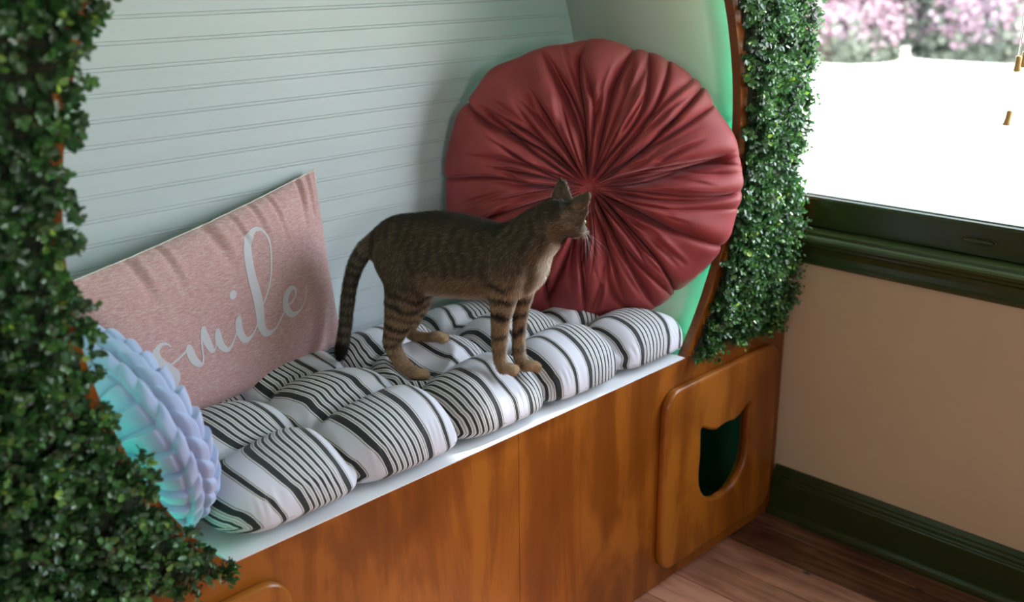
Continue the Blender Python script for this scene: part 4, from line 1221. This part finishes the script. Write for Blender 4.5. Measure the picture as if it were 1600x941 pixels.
# ------------------------------------------------------------------ outside
gm = mat_simple('bleached_lawn', (.62, .62, .52), (.78, .76, .68), .9, .6, detail=6)
g = structure(mesh_np('ground', [(.16, -40, -.66), (70, -40, -.66), (70, 60, -.66), (.16, 60, -.66)], np.array([[0, 1, 2, 3]]), gm))
m, nt, b = mat_new('azalea')
at = N(nt, 'ShaderNodeAttribute', attribute_name='tint')
nt.links.new(ramp(nt, at.outputs['Fac'], [(0, (.03, .04, .03)), (.45, (.065, .075, .055)), (.5, (.10, .06, .08)), (.8, (.145, .085, .115)), (1, (.20, .16, .18))]), b.inputs['Base Color'])
b.inputs['Roughness'].default_value = .8
M['azalea'] = m
def bush(cx, cy, rx, ry, rz, label, seed, pink, grp='pink flowering bushes beyond the lawn'):
    r = np.random.default_rng(seed); n = 9000
    root = thing('flowering_bush', label, 'bush', (cx, cy, -.66), grp)
    u = r.normal(0, 1, (n, 3)); u /= np.linalg.norm(u, axis=1)[:, None]; u[:, 2] = np.abs(u[:, 2]) 
    lump = 1 + .14 * np.sin(u[:, 0] * 7 + seed) * np.sin(u[:, 1] * 6 + 2) + .08 * np.sin(u[:, 2] * 11 + u[:, 0] * 9)
    P = np.array([cx, cy, -.62]) + u * lump[:, None] * np.array([rx, ry, rz]) * r.uniform(.86, 1.02, n)[:, None]
    a = r.normal(0, 1, (n, 3)); a /= np.linalg.norm(a, axis=1)[:, None]; b2 = np.cross(a, u + r.normal(0, .4, (n, 3))); b2 /= np.linalg.norm(b2, axis=1)[:, None]
    sz = r.uniform(.05, .11, n)[:, None]
    V = np.stack([P - a * sz, P - b2 * sz, P + a * sz, P + b2 * sz], 1).reshape(-1, 3)
    blot = .5 + .5 * np.sin(P[:, 0] * 2.1 + seed) * np.sin(P[:, 1] * 2.6) 
    isp = r.random(n) < pink * (.5 + blot) * smoothstep(-.5, .1, P[:, 2])
    t = np.where(isp, r.uniform(.55, 1, n), r.uniform(0, .44, n))
    mesh_np('foliage', V, (4 * np.arange(n))[:, None] + np.arange(4), M['azalea'], root, attrs={'tint': np.repeat(t, 4)}, smooth=False)['kind'] = 'stuff'
    V2, F2 = tube([(cx, cy, -.66), (cx + .1, cy, .2)], [.09, .05], 8)
    mesh_np('trunk', V2, F2, M['stem'], root)
bl_ = ['tall pink flowering bush seen through the window, nearest the leaf panel', 'pink flowering bush right of the tallest one beyond the lawn', 'pale pink flowering bush in the middle of the far row',
       'pink flowering bush with dark gap under it beyond the lawn', 'pink flowering bush at the right end of the far row']
GC = [(13.0, 13.2, .82), (15.3, 11.2, .72), (17.4, 9.1, .80), (19.3, 6.8, .62), (20.7, 4.2, .75)]
for k, (bx_, by_, pk_) in enumerate(GC):
    bush(bx_, by_, 1.27, 1.27, 2.3 + .25 * (k % 2), bl_[k], 20 + k, pk_)
GC2 = [(16.4, 16.6), (19.7, 13.6), (22.6, 10.4), (25, 6.6)]
for k, (bx_, by_) in enumerate(GC2):
    bush(bx_, by_, 1.95, 1.95, 3.4, 'tall bush standing behind the pink flowering row', 40 + k, .4, 'tall bushes behind the pink row')

# ------------------------------------------------------------------ light
w = bpy.data.worlds.new('world'); scene.world = w; w.use_nodes = True
nt = w.node_tree; bg = nt.nodes['Background']
sky = nt.nodes.new('ShaderNodeTexSky'); sky.sky_type = 'NISHITA'; sky.sun_disc = False
sky.sun_elevation = math.radians(48); sky.sun_rotation = math.radians(200); sky.air_density = 1.4; sky.dust_density = 3.0
mixn = nt.nodes.new('ShaderNodeMix'); mixn.data_type = 'RGBA'; mixn.inputs['Factor'].default_value = .6
mixn.inputs['B'].default_value = (3.2, 3.3, 3.5, 1)
nt.links.new(sky.outputs[0], mixn.inputs['A']); nt.links.new(mixn.outputs['Result'], bg.inputs['Color'])
bg.inputs['Strength'].default_value = 4.2
sun = bpy.data.lights.new('sun', 'SUN'); sun.energy = 16; sun.angle = math.radians(1.5); sun.color = (1, .96, .9)
so = bpy.data.objects.new('sun', sun); COL.objects.link(so)
so.rotation_euler = Vector((.70, -.060, .70)).normalized().to_track_quat('Z', 'Y').to_euler()
def area(name, loc, direction, sx, sy, e, col=(1, 1, 1)):
    l = bpy.data.lights.new(name, 'AREA'); l.shape = 'RECTANGLE'; l.size = sx; l.size_y = sy; l.energy = e; l.color = col
    o = bpy.data.objects.new(name, l); COL.objects.link(o); o.location = loc
    o.rotation_euler = Vector(direction).to_track_quat('-Z', 'Z').to_euler()
    return o
# daylight entering through the three windows
area('daylight_right', (.13, -.80, 1.22), (-1, .0, -.1), .6, .6, 6, (1, .97, .92))
area('daylight_left', (RX0 - .14, -1.8, 1.57), (1, 0, 0), .54, .6, 9, (.86, .93, 1.0))
area('daylight_front', (-2.45, RY0 - .14, 1.57), (0, 1, 0), .52, .6, 30, (.92, .96, 1.0))

for nm_, lc_, dr_v, sx_, sz_ in (('portal_right', (.005, -.45, 1.155), (-1, 0, 0), 1.7, .93), ('portal_left', (RX0 - .005, -1.8, 1.56), (1, 0, 0), .56, .62), ('portal_front', (-2.45, RY0 - .005, 1.56), (0, 1, 0), .54, .62)):
    area(nm_, lc_, dr_v, sx_, sz_, 1).data.cycles.is_portal = True
scene.view_settings.view_transform = 'Standard'; scene.view_settings.look = 'None'
scene.view_settings.gamma = 1; scene.view_settings.use_curve_mapping = False
scene.view_settings.exposure = -0.25
scene.cycles.use_denoising = True
scene.cycles.max_bounces = 8; scene.cycles.diffuse_bounces = 4; scene.cycles.glossy_bounces = 3; scene.cycles.transparent_max_bounces = 8
scene.cycles.sample_clamp_indirect = 4
scene.cycles.caustics_reflective = False; scene.cycles.caustics_refractive = False
